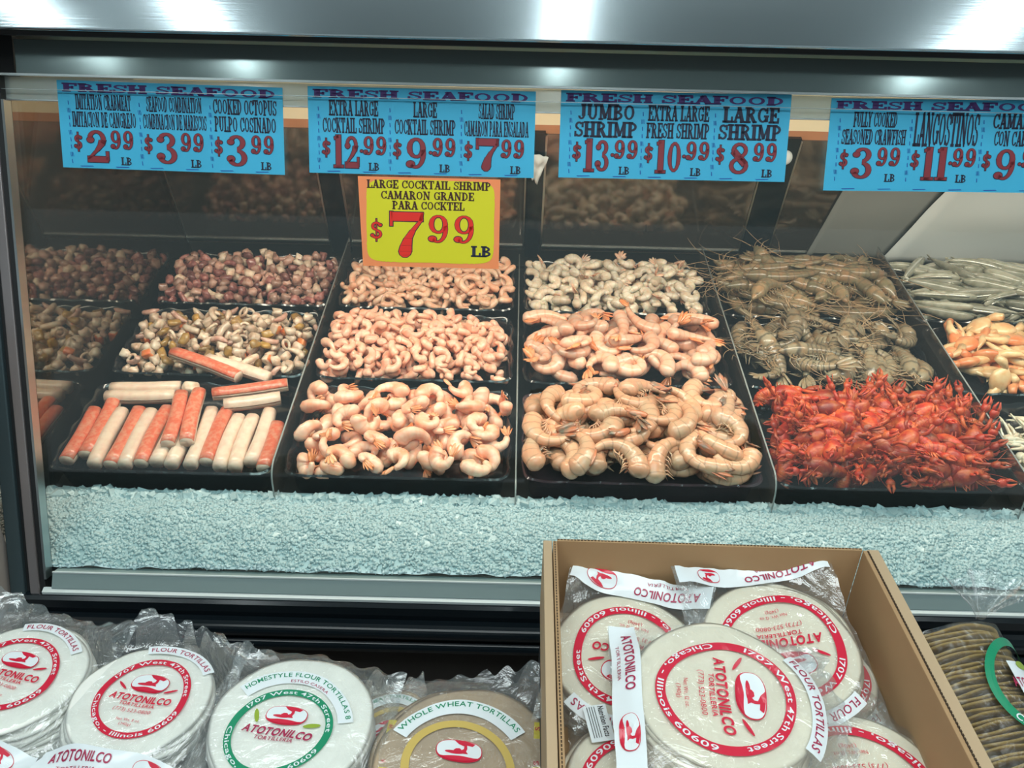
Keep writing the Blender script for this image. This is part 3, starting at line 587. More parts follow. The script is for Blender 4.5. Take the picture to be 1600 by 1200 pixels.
fill(3, 1, protos=P_l, nmax=60, label='striped langostino with long feelers', cat='langostino', name='langostino', group='striped langostinos in the middle tray', mound=.02, tilt=.5, stop=.030, over=.015, sink=.7, yaw=lambda: random.choice([1, 1, -1]) * pi / 2 + random.gauss(0, .6), tries=14)
P_c = [crawfish(k) for k in range(6)]
fill(3, 0, protos=P_c, nmax=105, label='bright red cooked crawfish', cat='crawfish', name='crawfish', group='red cooked crawfish in the front tray', mound=.035, tilt=.5, stop=.030, over=.018, up=.1, sink=.8, floor=-.02)
P_k = [[('chunk', chunk('octo' if k % 3 else 'octo_pale', (random.uniform(.009, .013), random.uniform(.008, .012), .009), M['octo'] if k % 3 else M['mix_white']))] for k in range(6)] + [[('chunk', chunk('octo_dark', (.014, .011, .008), M['octo_skin']))] for k in range(3)] + [[('piece', strip('octo_arm', .035, .0065, 1.5, M['octo_skin' if k else 'octo'], ends=(.8, .2)))] for k in range(2)]
fill(0, 2, protos=P_k, nmax=290, label='purple-brown cooked octopus chunk in the rear left tray', cat='octopus', name='octopus_chunk', group='cooked octopus chunks in the rear left tray', mound=.026, tilt=1.0, stop=.016, tries=8)
P_x = [[('chunk', chunk('mix', (random.uniform(.009, .014), random.uniform(.009, .012), .009), M['mix_white']))] for k in range(4)] + [surimi_cube('surimi', .012), surimi_cube('surimi', .016)] + [[('piece', strip('tentacle', .05, .0075, 2, M['mix_white'], ends=(.8, .3)))], [('ring', ringpiece('squid_ring', .011, .0035, M['mix_white']))], [('piece', strip('mix_arm', .04, .0065, 1, M['octo'], ends=(.8, .3)))], [('meat', chunk('mussel', (.014, .009, .008), M['mussel'], .8))], [('piece', strip('mix_stick', .04, .008, .3, M['mix_white'], ends=(.9, .9)))]] + [shrimp('mix_shrimp', .05, .008, 3.6, (M['mix_white'],), tail=False, n=14, m=8)]
fill(0, 1, protos=P_x, nmax=260, label='piece of mixed seafood in the middle left tray behind the crab sticks', cat='seafood', name='seafood_piece', group='mixed seafood pieces in the middle left tray', mound=.034, tilt=.8, stop=.019, tries=8)
P_f = [smelt(k) for k in range(6)]
fill(4, 2, protos=P_f, nmax=110, label='thin silver fish', cat='fish', name='silver_fish', group='silver fish in the rear right tray', mound=.04, tilt=.3, stop=.026, over=.015, sink=.6, yaw=lambda: random.choice([0, pi]) + random.gauss(-.1, .6))
P_q = [crabclaw(k, M['claw_o'] if k % 3 else M['claw_c']) for k in range(5)]
for ps in P_q:
    for pn_, me in ps: me.transform(Matrix.Scale(1.3, 4))
fill(4, 1, protos=P_q, nmax=60, label='orange and cream crab claw', cat='crab claw', name='crab_claw', group='crab claws in the middle right tray', mound=.03, tilt=.6, stop=.026, sink=.5)
P_t = [squidpiece(k) for k in range(6)]
fill(4, 0, protos=P_t, nmax=70, label='white squid tentacle piece', cat='squid', name='squid_piece', group='white squid pieces in the front right tray', mound=.024, tilt=.5, stop=.02, sink=.5)

# crab sticks: laid side by side
def stick(a, b_, k, lift, lab, grp):
    a = Vector((*a, .566 + (a[1] - 1.278) * .1515)); c = Vector((*b_, .566 + (b_[1] - 1.278) * .1515)); a.z += lift; c.z += lift - (.0 if lift < .02 else .006)
    L = (a - c).length; L = min(L, .175); mid = (a + c) / 2; ang = (a - c).to_track_quat('X', 'Z')
    r = bpy.data.objects.new('crab_stick', None); r.empty_display_size = .02; C.objects.link(r); r.location = mid; r.rotation_mode = 'QUATERNION'; r.rotation_quaternion = ang; tag(r, lab, 'crab stick', grp)
    n = 9; R = .0145; q = np.linspace(-L / 2, L / 2, n); bw = .003 * np.sin(np.linspace(0, pi, n)) * random.choice([-1, 1]); m = 20
    flip = pi * .5 if k == 'r' else -pi * .55
    def tubepart(a0, a1, rr, caps, mat, nm):
        vs = []; mm = 14
        for i in range(n):
            e = .93 if i in (0, n - 1) else 1
            for j in range(mm):
                t = a0 + (a1 - a0) * j / (mm - 1); c_, s_ = cos(t), sin(t); f = lambda v: math.copysign(abs(v) ** .8, v)
                vs.append((q[i], bw[i] + rr * e * f(c_), rr * e * .9 * f(s_) + .0008 * mn.noise(Vector((q[i] * 60, t, L * 99)))))
        b = MB(); fs = [(i * mm + j, i * mm + j + 1, (i + 1) * mm + j + 1, (i + 1) * mm + j) for i in range(n - 1) for j in range(mm - 1)]
        if caps: fs += [tuple(range(mm))[::-1], tuple(range((n - 1) * mm, n * mm))]
        b.add(vs, fs); o = b.build(nm, mat, r, True)
        if not caps: s = o.modifiers.new('s', 'SOLIDIFY'); s.thickness = .0008
    tubepart(0, 2 * pi * .99, R, True, M['surimi_w'], 'flesh')
    w = 1.35 if k == 'r' else .75
    tubepart(flip - w, flip + w, R + .0006, False, M['surimi_r'], 'red_skin')
ST = [((-.847, 1.43), (-.842, 1.285), 'r'), ((-.822, 1.485), (-.812, 1.29), 'r'), ((-.792, 1.43), (-.786, 1.272), 'w'), ((-.758, 1.435), (-.755, 1.275), 'r'), ((-.732, 1.43), (-.728, 1.27), 'w'), ((-.702, 1.44), (-.70, 1.282), 'r'),
      ((-.676, 1.425), (-.672, 1.285), 'w'), ((-.648, 1.44), (-.642, 1.28), 'w'), ((-.612, 1.44), (-.606, 1.28), 'w'), ((-.580, 1.44), (-.578, 1.29), 'r'), ((-.551, 1.42), (-.549, 1.275), 'w'), ((-.523, 1.42), (-.52, 1.27), 'w'), ((-.494, 1.44), (-.494, 1.29), 'w'), ((-.468, 1.40), (-.466, 1.275), 'r')]
g = 'crab sticks lying side by side in the front left tray'
for i, (a, c, k) in enumerate(ST): stick(a, (c[0], max(c[1], 1.276)), k, -.001, ('red skinned' if k == 'r' else 'pale') + ' crab stick, ' + 'first second third fourth fifth sixth seventh eighth ninth tenth eleventh twelfth thirteenth fourteenth'.split()[i] + ' from the left in the lengthwise row', g)
for a, c, k, l, lab in [((-.676, 1.458), (-.657, 1.315), 'r', .022, 'short red crab stick on top of the row, left of a second red one'), ((-.642, 1.465), (-.622, 1.321), 'r', .023, 'red crab stick on top of the row, right of a second red one'),
                        ((-.842, 1.500), (-.700, 1.510), 'w', .000, 'pale crab stick lying crosswise at the back left of its tray'), ((-.839, 1.468), (-.700, 1.476), 'w', .004, 'pale crab stick lying crosswise just behind the lengthwise row'),
                        ((-.616, 1.467), (-.470, 1.505), 'r', .016, 'red crab stick lying slantwise at the back right of its tray'), ((-.585, 1.440), (-.477, 1.468), 'w', .012, 'pale crab stick lying slantwise below the slanted red one'),
                        ((-.735, 1.585), (-.575, 1.515), 'r', .030, 'crab stick with a red stripe resting across the rims of two trays'), ((-.66, 1.575), (-.515, 1.525), 'w', .022, 'wide pale crab stick behind the one resting on the rims')]:
    stick(a, c, k, l, lab, None)
b = MB(); b.ell((0, 0, 0), (.017, .012, .012), 12, 8, None, 0, .4); o = b.build('seafood_chunk', M['mix_white'], None, True); o.location = (-.668, 1.487, .612); o.rotation_euler = (.5, .4, .6); tag(o, 'pale crab meat chunk lying behind the short red crab stick', 'seafood')

# ================================================================ LETTERING
# slab-serif letters drawn as strokes in a box of height 1; ('L',x0,y0,x1,y1,w) bar, ('A',cx,cy,rx,ry,a0,a1,wv,wh) arc
T_, t_ = .20, .085
def ser(x, y, w=.17): return [('L', x - w, y + (.035 if y < .5 else -.035), x + w, y + (.035 if y < .5 else -.035), .07)]
def stem(x, w=.15): return [('L', x, 0, x, 1, T_)] + ser(x, 0, w + .05) + ser(x, 1, w + .05)
GL = {
 'A': (.9, [('L', .16, 0, .46, 1, .10), ('L', .74, 0, .44, 1, .22), ('L', .26, .32, .62, .32, t_)] + ser(.15, 0) + ser(.75, 0)),
 'B': (.85, stem(.24) + [('A', .32, .735, .34, .225, -90, 90, .2, t_), ('A', .32, .27, .40, .23, -90, 90, .2, t_), ('L', .2, .96, .34, .96, t_), ('L', .2, .5, .34, .5, t_), ('L', .2, .04, .34, .04, t_)]),
 'C': (.85, [('A', .46, .5, .34, .45, 38, 322, .21, t_), ('L', .76, .62, .76, .98, .09), ('L', .74, .14, .78, .26, .08)]),
 'D': (.88, stem(.24) + [('A', .34, .5, .42, .455, -90, 90, .21, t_), ('L', .2, .955, .36, .955, t_), ('L', .2, .045, .36, .045, t_)]),
 'E': (.8, stem(.24) + [('L', .2, .96, .72, .96, t_), ('L', .2, .5, .55, .5, t_), ('L', .2, .04, .74, .04, t_), ('L', .71, .72, .71, 1, .08), ('L', .73, 0, .73, .3, .08), ('L', .53, .37, .53, .63, .07)]),
 'F': (.78, stem(.24) + [('L', .2, .96, .72, .96, t_), ('L', .2, .5, .55, .5, t_), ('L', .71, .72, .71, 1, .08), ('L', .53, .37, .53, .63, .07)]),
 'G': (.9, [('A', .46, .5, .34, .45, 42, 322, .21, t_), ('L', .76, .64, .76, .98, .08), ('L', .74, .08, .74, .42, .17), ('L', .56, .43, .88, .43, .07)]),
 'H': (.95, stem(.22) + stem(.74) + [('L', .2, .5, .75, .5, t_)]),
 'I': (.48, stem(.24)),
 'J': (.7, [('L', .46, .25, .46, 1, T_), ('A', .30, .24, .2, .2, 180, 360, .16, .08)] + ser(.46, 1)),
 'K': (.95, stem(.22) + [('L', .34, .42, .74, .96, .09), ('L', .44, .56, .76, .04, .21)] + ser(.74, 1, .14) + ser(.78, 0, .14)),
 'L': (.78, stem(.24) + [('L', .2, .04, .72, .04, t_), ('L', .71, 0, .71, .34, .08)]),
 'M': (1.12, [('L', .2, 0, .2, 1, .09), ('L', .22, .98, .54, .1, .19), ('L', .86, .98, .54, .1, .08), ('L', .88, 0, .88, 1, .20)] + ser(.2, 0, .14) + ser(.9, 0, .16) + ser(.14, 1, .12) + ser(.96, 1, .12)),
 'N': (.98, [('L', .2, 0, .2, 1, .09), ('L', .2, .98, .76, .04, .20), ('L', .77, 0, .77, 1, .09)] + ser(.2, 0, .14) + ser(.14, 1, .12) + ser(.77, 1, .14)),
 'O': (.92, [('A', .46, .5, .34, .45, 0, 360, .21, t_)]),
 'P': (.82, stem(.24) + [('A', .32, .70, .38, .26, -90, 90, .2, t_), ('L', .2, .96, .34, .96, t_), ('L', .2, .44, .34, .44, t_)]),
 'R': (.92, stem(.24) + [('A', .32, .73, .36, .23, -90, 90, .2, t_), ('L', .2, .96, .34, .96, t_), ('L', .2, .49, .36, .49, t_), ('L', .46, .5, .74, .03, .20)] + ser(.78, 0, .12)),
 'S': (.76, [('A', .38, .735, .25, .225, 30, 270, .17, .10), ('A', .38, .265, .27, .225, -150, 90, .17, .10), ('L', .66, .66, .66, .95, .08), ('L', .1, .05, .1, .34, .08)]),
 'T': (.86, [('L', .43, 0, .43, 1, T_), ('L', .06, .96, .80, .96, t_), ('L', .09, .70, .09, 1, .08), ('L', .77, .70, .77, 1, .08)] + ser(.43, 0, .2)),
 'U': (.92, [('L', .22, .3, .22, 1, T_), ('L', .72, .3, .72, 1, .10), ('A', .47, .32, .25, .28, 180, 360, .17, .09)] + ser(.22, 1) + ser(.72, 1, .14)),
 'W': (1.2, [('L', .14, 1, .38, 0, .2), ('L', .6, .9, .38, 0, .09), ('L', .58, 1, .82, 0, .2), ('L', 1.06, 1, .82, 0, .09)] + ser(.14, 1) + ser(1.06, 1, .13) + ser(.58, 1, .13)),
 'X': (.92, [('L', .18, 1, .74, 0, .2), ('L', .72, 1, .2, 0, .09)] + ser(.18, 1, .15) + ser(.74, 1, .13) + ser(.2, 0, .13) + ser(.76, 0, .15)),
 'Y': (.9, [('L', .14, 1, .45, .45, .2), ('L', .76, 1, .45, .45, .09), ('L', .45, 0, .45, .5, T_)] + ser(.14, 1) + ser(.76, 1, .13) + ser(.45, 0)),
 'Z': (.8, [('L', .1, .96, .7, .96, .08), ('L', .68, .95, .12, .05, .2), ('L', .1, .04, .72, .04, .08)]),
 '0': (.78, [('A', .39, .5, .25, .44, 0, 360, .24, .08)]),
 '1': (.56, [('L', .3, 0, .3, 1, .24), ('L', .1, .9, .3, .96, .08)] + [('L', .06, .035, .54, .035, .07)]),
 '2': (.82, [('A', .40, .70, .25, .25, -35, 165, .20, .09), ('P', [(.60, .68, .22), (.54, .52, .20), (.38, .34, .13), (.22, .20, .10), (.12, .08, .09)]), ('L', .08, .08, .74, .08, .17), ('L', .73, .05, .73, .32, .08), ('B', .20, .68, .12)]),
 '3': (.80, [('A', .38, .745, .22, .20, -90, 150, .21, .08), ('A', .38, .275, .26, .235, -160, 90, .23, .08), ('B', .19, .76, .11), ('B', .18, .24, .13)]),
 '7': (.84, [('L', .08, .89, .78, .89, .20), ('L', .09, .68, .09, 1, .07), ('P', [(.76, .98, .06), (.72, .80, .08), (.56, .60, .12), (.455, .42, .18), (.41, .26, .25), (.39, .13, .29), (.385, .05, .22), (.385, .0, .08)])]),
 '8': (.82, [('A', .41, .745, .22, .21, 0, 360, .15, .09), ('A', .41, .27, .26, .23, 0, 360, .17, .09), ('L', .22, .72, .60, .32, .20)]),
 '9': (.80, [('A', .40, .66, .24, .29, 0, 360, .22, .08), ('A', .38, .5, .27, .45, -125, 15, .20, .09), ('B', .22, .16, .14)]),
 '$': (.72, [('A', .36, .68, .2, .17, 30, 270, .19, .12), ('A', .36, .32, .22, .18, -150, 90, .19, .12), ('L', .36, -.02, .36, 1.02, .045), ('B', .54, .74, .1), ('B', .17, .26, .1)]),
 '.': (.3, [('B', .15, .09, .1)]), ' ': (.42, []), "'": (.3, [('B', .15, .9, .08)]),
}
def text_geo(txt, x, y, w, h, grow=0.0, shear=0, wmul=1):
    """polygons of a line of slab letters fitted to the box (x,y,w,h)"""
    tot = sum(GL[c][0] for c in txt); k = w / tot; out = []; cxx = 0
    gx, gy_ = grow / k, grow / h
    for c in txt:
        wd, st = GL[c]
        for s_ in st:
            if s_[0] == 'L':
                _, x0, y0, x1, y1, q = s_; q *= wmul
                # thickness measured in box units but respecting orientation
                dx, dy = (x1 - x0), (y1 - y0); L = math.hypot(dx, dy); nx_, ny_ = -dy / L, dx / L; hx_ = nx_ * (q / 2 + gx * abs(nx_)); hy_ = ny_ * (q / 2 + gy_ * abs(ny_))
                ex, ey = dx / L * gx, dy / L * gy_
                P = [(x0 - ex - hx_, y0 - ey - hy_), (x1 + ex - hx_, y1 + ey - hy_), (x1 + ex + hx_, y1 + ey + hy_), (x0 - ex + hx_, y0 - ey + hy_)]; out.append([(cxx + a, b2) for a, b2 in P])
            elif s_[0] == 'P':
                ps_ = s_[1]
                for (xa, ya, wa), (xb, yb, wb) in zip(ps_, ps_[1:]): out.append([(cxx + xa - wa / 2 - gx, ya + gy_ * .3), (cxx + xa + wa / 2 + gx, ya + gy_ * .3), (cxx + xb + wb / 2 + gx, yb - gy_ * .5), (cxx + xb - wb / 2 - gx, yb - gy_ * .5)])
            elif s_[0] == 'B':
                _, bx, by, r = s_; out.append([(cxx + bx + (r * .95 + gx) * cos(a), by + (r * .72 + gy_) * sin(a)) for a in np.linspace(0, 2 * pi, 13)[:-1]])
            else:
                _, ax_, ay_, rx, ry, a0, a1, wv, wh = s_; n = 14 if abs(a1 - a0) > 200 else 9; A = [RAD(a0 + (a1 - a0) * i / n) for i in range(n + 1)]
                I = []; O = []
                for a in A:
                    th_ = wh + (wv - wh) * abs(cos(a)) ** 1.3; q1 = th_ / 2
                    fx, fy = (q1 * .9 + gx), (min(q1, .13) + gy_)
                    I.append((cxx + ax_ + (rx - fx) * cos(a), ay_ + (ry - fy) * sin(a))); O.append((cxx + ax_ + (rx + fx * .55) * cos(a), ay_ + (ry + fy * .5) * sin(a)))
                for i in range(n): out.append([I[i], O[i], O[i + 1], I[i + 1]])
        cxx += wd
    return [[(x + k * a + shear * h * b2, y + h * b2) for a, b2 in p] for p in out]
def put(mb, polys, fn):
    for p in polys: mb.add([fn(a, b2) for a, b2 in p], [tuple(range(len(p)))])
def sign_fn(x0, s1, tilt=0, off0=-.004):
    def mk(lift):
        def f(u, v):   # u right, v down in metres from the top-left corner
            s_ = s1 - v + tilt * u; y, z = gp(s_, off0 + lift); return (x0 + u, y, z)
        return f
    return mk
def price(mbs, fmk, x, y, w, h, dollars, cents, dot):
    """big red number with dark outline: dollars large, cents small and raised"""
    ink, red = mbs
    for mb, g_, l in ((ink, .0013, .0006), (red, .0003, .0009)):
        f = fmk(l); F = lambda a, b2: f(a, b2)
        dw = w * (.41 if len(dollars) > 1 else .38); lay = [('$', x, y + h * .12, w * .15, h * .55)] if True else []
        lay += [(dollars, x + w * .17, y, dw, h), (cents, x + w * (.17) + dw + (w * .035 if dot else 0), y + 0, w * .38, h * .60)]
        if dot: lay += [('.', x + w * .165 + dw, y + h * .02, w * .06, h * .5)]
        for t, xx, yy, ww, hh in lay:
            put(mb, [[(a, -(b2)) for a, b2 in p] for p in text_geo(t, xx, -(yy + hh), ww, hh, g_ * (1 if len(t) > 0 else 1))], F)
def lines(mb, f, t, x, y, w, h, grow=0, wmul=1): put(mb, [[(a, -b2) for a, b2 in p] for p in text_geo(t, x, -(y + h), w, h, grow, wmul=wmul)], f)
def blue_sign(x0, x1, s0, s1, tilt, label, cols, title_c):
    w = x1 - x0; h = s1 - s0; mk = sign_fn(x0, s1, tilt); t = empty('price_sign', (x0 + w / 2, *gp((s0 + s1) / 2)), 0, label, 'sign', 'blue price signs on the case glass')
    inv = Matrix.Translation(-Vector(t.location))
    def fin(mb, nm, mats): o = mb.build(nm, mats, t); o.matrix_parent_inverse = inv; return o
    b = MB(); f0, f1 = mk(0), mk(-.0006); n = 12
    b.add([f0(0, 0), f0(w, 0), f0(w, h), f0(0, h), f1(0, 0), f1(w, 0), f1(w, h), f1(0, h)], [(0, 3, 2, 1), (4, 5, 6, 7), (0, 1, 5, 4), (1, 2, 6, 5), (2, 3, 7, 6), (3, 0, 4, 7)]); fin(b, 'card', M['blue'])
    b = MB(); b.mi = 0; f = mk(.0005); lines(b, f, 'FRESH SEAFOOD', w * .02, .0045, w * .95, .0115, .0006, 1.3); fin(b, 'heading', title_c)
    f = mk(.0005)
    for i, (l1, w1, l2, w2, d, c_, dot) in enumerate(cols):
        cxm = w * (.055 + .315 * i + .145); cw = w * .29; txt = MB(); ink = MB(); red = MB(); deco = MB()
        if l2:
            lines(txt, f, l1, cxm - cw * w1 / 2, .020, cw * w1, .0225, min(.0008, cw * w1 / len(l1) * .055)); lines(txt, f, l2, cxm - cw * w2 / 2, .0460, cw * w2, .0225, min(.0008, cw * w2 / len(l2) * .055))
        else: lines(txt, f, l1, cxm - cw * w1 / 2, .020, cw * w1, .050, .0005)
        price((ink, red), mk, cxm - cw * .5, .0720, cw * 1.02, .049, d, c_, dot)
        lines(txt, f, 'LB', cxm + cw * .22,   .1130, cw * .17, .0115, .0003)
        for q in range(9):   # pen-like marks along the borders
            yy = .030 + q * .011; xx = cxm - cw * .5 - w * .012
            deco.add([f(xx, yy), f(xx + .0012, yy), f(xx + .0018, yy + .006), f(xx + .0004, yy + .006)], [(0, 1, 2, 3)])
            if q % 3 == 1:
                for k in range(3): deco.add([f(xx - .002 + k * .002, yy), f(xx - .0013 + k * .002, yy), f(xx - .0003 + k * .002, yy + .007), f(xx - .001 + k * .002, yy + .007)], [(0, 1, 2, 3)])
        for k in range(2):
            xx = cxm - cw * .42 + k * cw * .55; deco.add([f(xx, h - .0035), f(xx + .02, h - .0040), f(xx + .022, h - .0028), f(xx + .002, h - .0022)], [(0, 1, 2, 3)])
        fin(txt, 'lettering', M['ink']); fin(ink, 'price_outline', M['ink']); fin(red, 'price_digits', M['ink_red']); fin(deco, 'border_marks', M['ink_blue'])
blue_sign(-.715, -.366, .691, .822, -.010, 'blue price sign farthest left, for imitation crabmeat, seafood combination and cooked octopus', [('IMITATION CRABMEAT', .85, 'IMITACION DE CANGREJO', .98, '2', '99', 0), ('SEAFOOD COMBINATION', .85, 'COMBINACION DE MARISCOS', .98, '3', '99', 0), ('COOKED OCTOPUS', .98, 'PULPO COSINADO', .95, '3', '99', 0)], M['ink_violet'])
blue_sign(-.327, .026, .692, .822, .0, 'blue price sign above the yellow one, for extra large, large and salad shrimp', [('EXTRA LARGE', .75, 'COCKTAIL SHRIMP', .95, '12', '99', 1), ('LARGE', .36, 'COCKTAIL SHRIMP', .93, '9', '99', 1), ('SALAD SHRIMP', .55, 'CAMARON PARA ENSALADA', .98, '7', '99', 0)], M['ink_violet'])
blue_sign(.065, .421, .694, .825, .004, 'blue price sign for jumbo, extra large fresh and large shrimp, third from the left', [('JUMBO', .86, 'SHRIMP', .95, '13', '99', 1), ('EXTRA LARGE', .92, 'FRESH SHRIMP', .95, '10', '99', 1), ('LARGE', .85, 'SHRIMP', .95, '8', '99', 0)], M['ink_violet'])
blue_sign(.483, .837, .684, .823, .012, 'blue price sign cut by the right picture edge, for seasoned crawfish and langostinos', [('FULLY COOKED', .66, 'SEASONED CRAWFISH', .97, '3', '99', 0), ('LANGOSTINOS', .98, None, 0, '11', '99', 1), ('CAMARON', .8, 'CON CABEZA', .7, '9', '99', 1)], M['ink_violet'])
# yellow sign
x0, w, s1, h = -.251, .225, .6885, .140; mk = sign_fn(x0, s1, .0)
t = empty('price_sign', (x0 + w / 2, *gp(.62)), 0, 'yellow price sign with orange border for large cocktail shrimp', 'sign'); inv = Matrix.Translation(-Vector(t.location))
def fin(mb, nm, mats): o = mb.build(nm, mats, t); o.matrix_parent_inverse = inv; return o
b = MB(); f0, f1 = mk(0), mk(-.0008); b.add([f0(0, 0), f0(w, 0), f0(w, h), f0(.007, h), f1(0, 0), f1(w, 0), f1(w, h), f1(.007, h)], [(0, 3, 2, 1), (4, 5, 6, 7), (0, 1, 5, 4), (1, 2, 6, 5), (2, 3, 7, 6), (3, 0, 4, 7)]); fin(b, 'orange_border', M['orange'])
b = MB(); f = mk(.0004); pts = []
for i in range(160):
    q = 2 * pi * i / 160; c_, s_ = cos(q), sin(q); px = w / 2 + .002 + (w / 2 - .011) * math.copysign(abs(c_) ** .22, c_); py = h / 2 - .002 + (h / 2 - .0055) * math.copysign(abs(s_) ** .22, s_); j = .0008 * (i % 2)
    pts.append(f(px + j, py + j))
b.add(pts, [tuple(range(160))]); fin(b, 'yellow_panel', M['yellow'])
b = MB(); f = mk(.0008); lines(b, f, 'LARGE COCKTAIL SHRIMP', .014, .005, .196, .0125, .0003); lines(b, f, 'CAMARON GRANDE', .036, .0215, .148, .0125, .0003); lines(b, f, 'PARA COCKTEL', .054, .037, .115, .0125, .0003); fin(b, 'lettering', M['ink_brown'])
b = MB(); lines(b, f, 'LB', .180, .105, .033, .016, .0007); fin(b, 'unit_lettering', M['ink'])
ink = MB(); red = MB()
for mb, g_, l in ((ink, .0010, .0006), (red, -.0003, .0010)):
    f = mk(l + .0002)
    for tt, xx, yy, ww, hh in (('$', .017, .066, .024, .034), ('7', .046, .053, .062, .072), ('99', .107, .056, .082, .046)): lines(mb, f, tt, xx, yy, ww, hh, g_)
fin(ink, 'price_outline', M['ink']); fin(red, 'price_digits', M['red'])

# ================================================================ TORTILLA PACKS
_gc = {}
def glyph(ch, bold=.0):
    k = (ch, bold)
    if k in _gc: return _gc[k]
    cu = bpy.data.curves.new('t', 'FONT'); cu.body = ch; cu.size = 1; cu.offset = bold; cu.resolution_u = 3
    o = bpy.data.objects.new('t', cu); me = o.to_mesh()
    v = [tuple(p.co) for p in me.vertices]; f = [tuple(p.vertices) for p in me.polygons]; o.to_mesh_clear()
    bpy.data.objects.remove(o); bpy.data.curves.remove(cu)
    w = (max(p[0] for p in v) + .06) if v else .3
    if ch in ' ': w = .28
    _gc[k] = (v, f, w); return _gc[k]
def flat_text(mb, txt, x, y, w, h, fn, bold=.02, shear=0):
    gs = [glyph(c, bold) for c in txt]; tot = sum(g[2] for g in gs); k = w / tot; cx_ = 0
    for v, f, gw in gs:
        if v: mb.add([fn(x + k * (cx_ + a) + shear * h * b2, y + h * 1.4 * b2) for a, b2, _ in v], f)
        cx_ += gw
def arc_text(mb, txt, r, a0, a1, h, fn, cx_=0, cy_=0, bold=.02, inside=False):
    """letters along a circle from angle a0 to a1 (clockwise when a0>a1, tops outward)"""
    gs = [glyph(c, bold) for c in txt]; tot = sum(g[2] for g in gs); s = 0
    for v, f, gw in gs:
        vs = []
        for a, b2, _ in v:
            q = a0 + (a1 - a0) * (s + a) / tot; rr = r + h * (b2 - .36) * 1.4 * (-1 if inside else 1); vs.append(fn(cx_ + rr * cos(q), cy_ + rr * sin(q)))
        if v: mb.add(vs, f)
        s += gw
def disc(mb, R, th, z, dx=0, dy=0, seed=0, k=64):
    prof = [(0, th / 2), (.5, th / 2), (.8, th / 2), (.95, th * .45), (1, 0), (.95, -th * .45), (.8, -th / 2), (0, -th / 2)]; vs = []
    for pr_, pz in prof:
        for i in range(k):
            q = 2 * pi * i / k; rr = R * pr_ * (1 + .012 * sin(3 * q + seed) + .008 * sin(5 * q + seed * 2)); wv = .0011 * pr_ * sin(4 * q + seed * 3) + .0008 * pr_ * sin(7 * q + seed)
            vs.append((dx + rr * cos(q), dy + rr * sin(q), z + pz + wv))
    n = len(prof); mb.add(vs, [(a * k + i, (a + 1) * k + i, (a + 1) * k + (i + 1) % k, a * k + (i + 1) % k) for a in range(n - 1) for i in range(k)])
